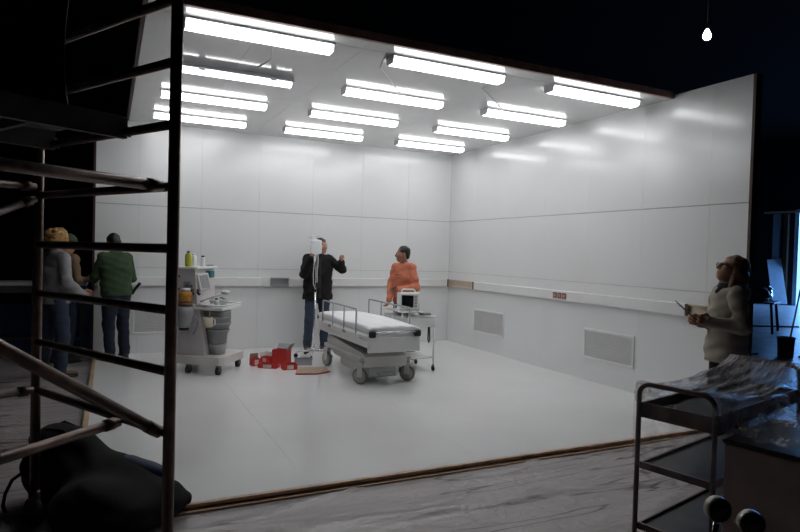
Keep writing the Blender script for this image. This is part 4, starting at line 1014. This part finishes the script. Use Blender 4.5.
    # ---- shoes
    for e in (1, -1):
        fx, fy, fa = feet[e]; sd = SD(); f_ = np.array((-math.sin(fa), math.cos(fa), 0)); c = np.array((fx, fy-.03, 0))
        sd.cone(c-f_*.045+(0, 0, .045), c+f_*.02+(0, 0, .06), .043, .046, k=.03).cone(c+f_*.02+(0, 0, .042), c+f_*.155+(0, 0, .032), .044, .036, k=.03)
        o = np_mesh('shoe', [sd.mesh(.009, None, lambda P: .022-P[..., 2])], MT[pose['shoes']], t, xf=xf)
        sd = SD(); sd.cone(c-f_*.045+(0, 0, .012), c+f_*.158+(0, 0, .012), .046, .041, k=.01)
        np_mesh('sole', [sd.mesh(.009, None, lambda P: np.maximum(.001-P[..., 2], P[..., 2]-.0215))], MT['shoe_black'], o, xf=xf)
    # ---- top garment
    g = pose['top']; hem = g.get('hem', .90); bulk = g.get('bulk', 0.); sd = SD()
    sd.ell(L(0, .004, 1.27), (.182*wd+bulk, .122+bulk, .235), k=.06).cone(SH[-1]+np.array((.01, 0, -.002)), SH[1]+np.array((-.01, 0, -.002)), .066+bulk*.5, .066+bulk*.5, k=.06)
    cb_, ct_ = L(0, .004, hem)[:2], L(0, .004, 1.28)[:2]
    sd.skirt(hem-.02, cb_, (.178*wd+bulk*1.3+g.get('flare', 0), .132+bulk*1.3+g.get('flare', 0)), 1.28, ct_, (.172*wd+bulk, .122+bulk), k=.05)
    sd.cone(L(0, -.012, 1.44), L(0, -.012, 1.475+g.get('collar', 0)), .072+bulk*.3, .064+bulk*.3, k=.03)
    if not g.get('sleeves', True):
        for e in (1, -1): sd.cone(SH[e], SH[e]+(np.array(arms[e][0])-SH[e])*.12, .064, .060, k=.03)
    gm = np_mesh(g.get('name', 'jacket'), [sd.mesh(.0115, wrinkle(g.get('wr', .007), 13, 27, H*5), lambda P: hem-P[..., 2])], MT[g['m']], t, xf=xf)
    if g.get('sleeves', True):
        for e in (1, -1):
            sd = SD(); el, wr_ = np.array(arms[e][0]), np.array(arms[e][1])
            sd.cone(SH[e]+np.array((-.02*e, 0, .0)), el, .068+bulk*.6, .055+bulk*.6, k=.05).cone(el, wr_, .055+bulk*.6, .040+bulk*.5, k=.03)
            np_mesh('sleeve', [sd.mesh(.0105, wrinkle(g.get('wr', .007), 16, 44, H*7+e))], MT[g['m']], gm, xf=xf)
            c = wr_+nrm_(wr_-el)*.012; sd = SD(); sd.cone(wr_-nrm_(wr_-el)*.02, c, .043+bulk*.5, .043+bulk*.5, k=.01)
            np_mesh('cuff', [sd.mesh(.009)], MT[g['m']], gm, xf=xf)
    if 'under' in g:       # sleeves of the shirt worn below a waistcoat
        sd = SD()
        for e in (1, -1):
            el, wr_ = np.array(arms[e][0]), np.array(arms[e][1]); sd.cone(SH[e], el, .058, .048, k=.05).cone(el, wr_, .048, .036, k=.03)
        np_mesh('shirt_sleeves', [sd.mesh(.0115, wrinkle(.006, 13, 27, 3))], MT[g['under']], t, xf=xf)
    if 'front' in g:       # darker shirt front showing between the open jacket edges
        sd = SD(); sd.skirt(hem+.03, L(0, .05+bulk, hem+.03)[:2], (.05, .118), 1.43, L(0, .03, 1.40)[:2], (.04, .122), k=.01)
        np_mesh('shirt_front', [sd.mesh(.011, wrinkle(.004, 13, 27, 3))], MT[g['front']], t, xf=xf)
    return t, s
def loc_on(t, p):        # local -> world for things near a person
    M = Matrix.Translation(t.location) @ Matrix.Rotation(t.rotation_euler[2], 4, 'Z'); return M @ Vector(p)

# man behind the drip stand, reaching for the bag
pA, sA = person('man in dark jacket and jeans reaching up behind the drip bag', (-2.66, -.44, 0), 3.02, 1.80, dict(
    skin='skin_warm', hair='short', hairm='hair_brown', head=(.45, -.02), hoff=(-.04, 0, 0), wide=1.10, trousers='denim_blue', leg=1.06, shoes='shoe_brown',
    R=((.245, .15, 1.20), (.185, .37, 1.42), (-.25, .35, .9), (-.9, 0, -.2), .7), L=((-.37, .06, 1.275), (-.305, .27, 1.385), (.25, .55, .75), (.3, -.2, .6), 1.35),
    fR=(.15, .08, -.25), fL=(-.13, -.02, .25), top=dict(m='cloth_black', hem=.80, bulk=.02, flare=.014, collar=.01, front='cloth_brown')))
# man in orange at the instrument trolley
pB, sB = person('man in orange sweatshirt leaning over the patient monitor', (-1.66, -1.56, 0), 2.10, 1.70, dict(
    skin='skin_tan', hair='short', hairm='hair_black', head=(-.75, -.02), lean=.10, wide=1.0, trousers='denim_dark', shoes='shoe_black',
    R=((.205, .08, 1.15), (.135, .22, .935), (.0, .5, -.75), (-1, .2, 0), .5), L=((-.245, .06, 1.13), (-.10, .30, 1.10), (.7, .6, -.15), (.2, .3, .9), .6),
    top=dict(m='cloth_orange', hem=.88, bulk=.008, name='sweatshirt', wr=.008)))
sd = SD(); sd.ell((0, .170, 1.315), (.075, .012, .014), k=.006).ell((.0, .170, 1.28), (.06, .012, .011), k=.006)
np_mesh('chest_print', [sd.mesh(.006)], MT['print_faded'], pB, 'faded darker lettering across the chest', xf=lambda V: V*sB)
# woman with the note pad
pC, sC = person('woman in stone coloured coat and glasses looking up, holding a note pad', (-1.13, -6.43, ZS+.012), 1.10, 1.70, dict(
    skin='skin_pale', hair='bob', hairm='hair_auburn', head=(0, .38), hoff=(0, -.035, 0), fem=True, glasses=True, wide=.92, trousers='cloth_maroon', leg=.95, shoes='shoe_black',
    R=((.20, .04, 1.16), (.06, .20, 1.18), (-.6, .7, .1), (-.2, .1, 1), 1.1), L=((-.215, .0, 1.165), (-.14, .20, 1.195), (.3, .9, .2), (.2, .0, 1), 1.1),
    top=dict(m='cloth_stone', hem=.86, bulk=.010, flare=.02, collar=.02, name='coat', wr=.009)))
# scarf and hood of the coat
sd = SD(); sd.cone((-.05, .03, 1.475), (.05, .03, 1.475), .045, .045, k=.03).cone((0, .04, 1.47), (0, .08, 1.44), .04, .03, k=.03)
np_mesh('scarf', [sd.mesh(.009, wrinkle(.006, 30, 50))], MT['cloth_black'], pC, 'dark scarf at the collar', xf=lambda V: V*sC)
sd = SD(); sd.ell((0, -.10, 1.43), (.12, .06, .075), k=.03).cone((-.09, -.04, 1.475), (.09, -.04, 1.475), .045, .045, k=.05)
np_mesh('hood', [sd.mesh(.010, wrinkle(.006, 18, 30))], MT['cloth_stone'], pC, xf=lambda V: V*sC)
mat('pad_dark', (.09, .09, .095), .5)
# woman's pad: seen nearly edge-on
mat('pad_paper', (.42, .42, .42), .7)
pz = (Vector((-R_.x, -R_.y, 0)).normalized()*.76+Vector((0, 0, .65))).normalized(); px_ = (Vector((-1.35, -6.28, 1.22))-CAM).normalized(); px_ = (px_-pz*px_.dot(pz)).normalized(); py_ = pz.cross(px_)
npd = thing('note_pad', 'thin grey note pad held tilted in the hands of the woman in the coat', 'note pad')
hb = loc_on(pC, (-.06*sC, .30*sC, 1.215*sC))
npd.matrix_world = Matrix(((px_.x, py_.x, pz.x, hb.x), (px_.y, py_.y, pz.y, hb.y), (px_.z, py_.z, pz.z, hb.z), (0, 0, 0, 1)))
MB().box(-.075, .075, -.004, .004, -.02, .19, bev=.002).build('pad_board', MT['pad_dark'], npd)
MB().box(-.07, .07, .0045, .008, -.015, .182).build('pad_paper', MT['pad_paper'], npd)
MB().box(-.03, .03, .0085, .013, .160, .185, bev=.002).build('pad_clip', MT['steel'], npd)
# man in green at the end of the back wall
pD, sD = person('man in green sweater seen from behind at the end of the back wall', (-5.56, -.44, 0), .42, 1.75, dict(
    skin='skin_tan', hair='short', hairm='hair_black', head=(.2, -.5), lean=.06, bow=.18, wide=1.12, trousers='denim_dark', leg=1.12, shoes='shoe_black',
    R=((.235, .06, 1.14), (.08, .22, 1.09), (-.8, .5, 0), (.1, .1, 1), .9), L=((-.24, .12, 1.16), (-.20, .28, 1.10), (.5, .8, 0), (.3, .1, 1), .8),
    fR=(.12, .02, -.1), fL=(-.10, -.02, .15), top=dict(m='cloth_green', hem=.90, bulk=.014, name='sweater')))
sd = SD(); sd.cone((.235, -.03, .97), (.285, -.08, 1.06), .018, .022, k=.01); sd.cone((.21, -.03, .93), (.235, -.03, .97), .025, .02, k=.01)
np_mesh('tool_pouch', [sd.mesh(.008)], MT['cloth_black'], pD, 'black tool pouch on the belt', xf=lambda V: V*sD)
# curly blond person and the one in the cap at the workbench
pE, sE = person('curly blond person in grey sweater and jeans beside the scaffold', (-6.26, -1.22, ZS+.012), -1.0, 1.80, dict(
    skin='skin_warm', hair='curly', hairm='hair_blond', head=(-.1, -.15), lean=.05, trousers='denim_blue', leg=1.1, shoes='shoe_brown',
    R=((.27, -.01, 1.15), (.20, .22, 1.00), (-.2, .9, -.2), (-.3, .2, 1), .7), L=((-.27, .03, 1.15), (-.17, .25, 1.04), (.2, .9, -.1), (.2, .2, 1), .7),
    fR=(.12, .05, -.3), fL=(-.11, -.05, .2), top=dict(m='cloth_grey', hem=.88, bulk=.016, name='sweater')))
pF, sF = person('person in cap and tan waistcoat working at the bench beyond the set', (-6.21, -.24, ZS+.012), -.9, 1.76, dict(
    skin='skin_warm', hair='short', hairm='hair_brown', cap='cloth_cap', head=(.0, -.25), lean=.05, trousers='denim_dark', shoes='shoe_black',
    R=((.24, .03, 1.15), (.13, .23, 1.14), (-.2, .9, .0), (-.2, .2, 1), .8), L=((-.24, .05, 1.15), (-.13, .25, 1.10), (.2, .9, .0), (.2, .2, 1), .8),
    top=dict(m='cloth_tan', hem=.92, bulk=.008, name='waistcoat', sleeves=False, under='cloth_tan')))
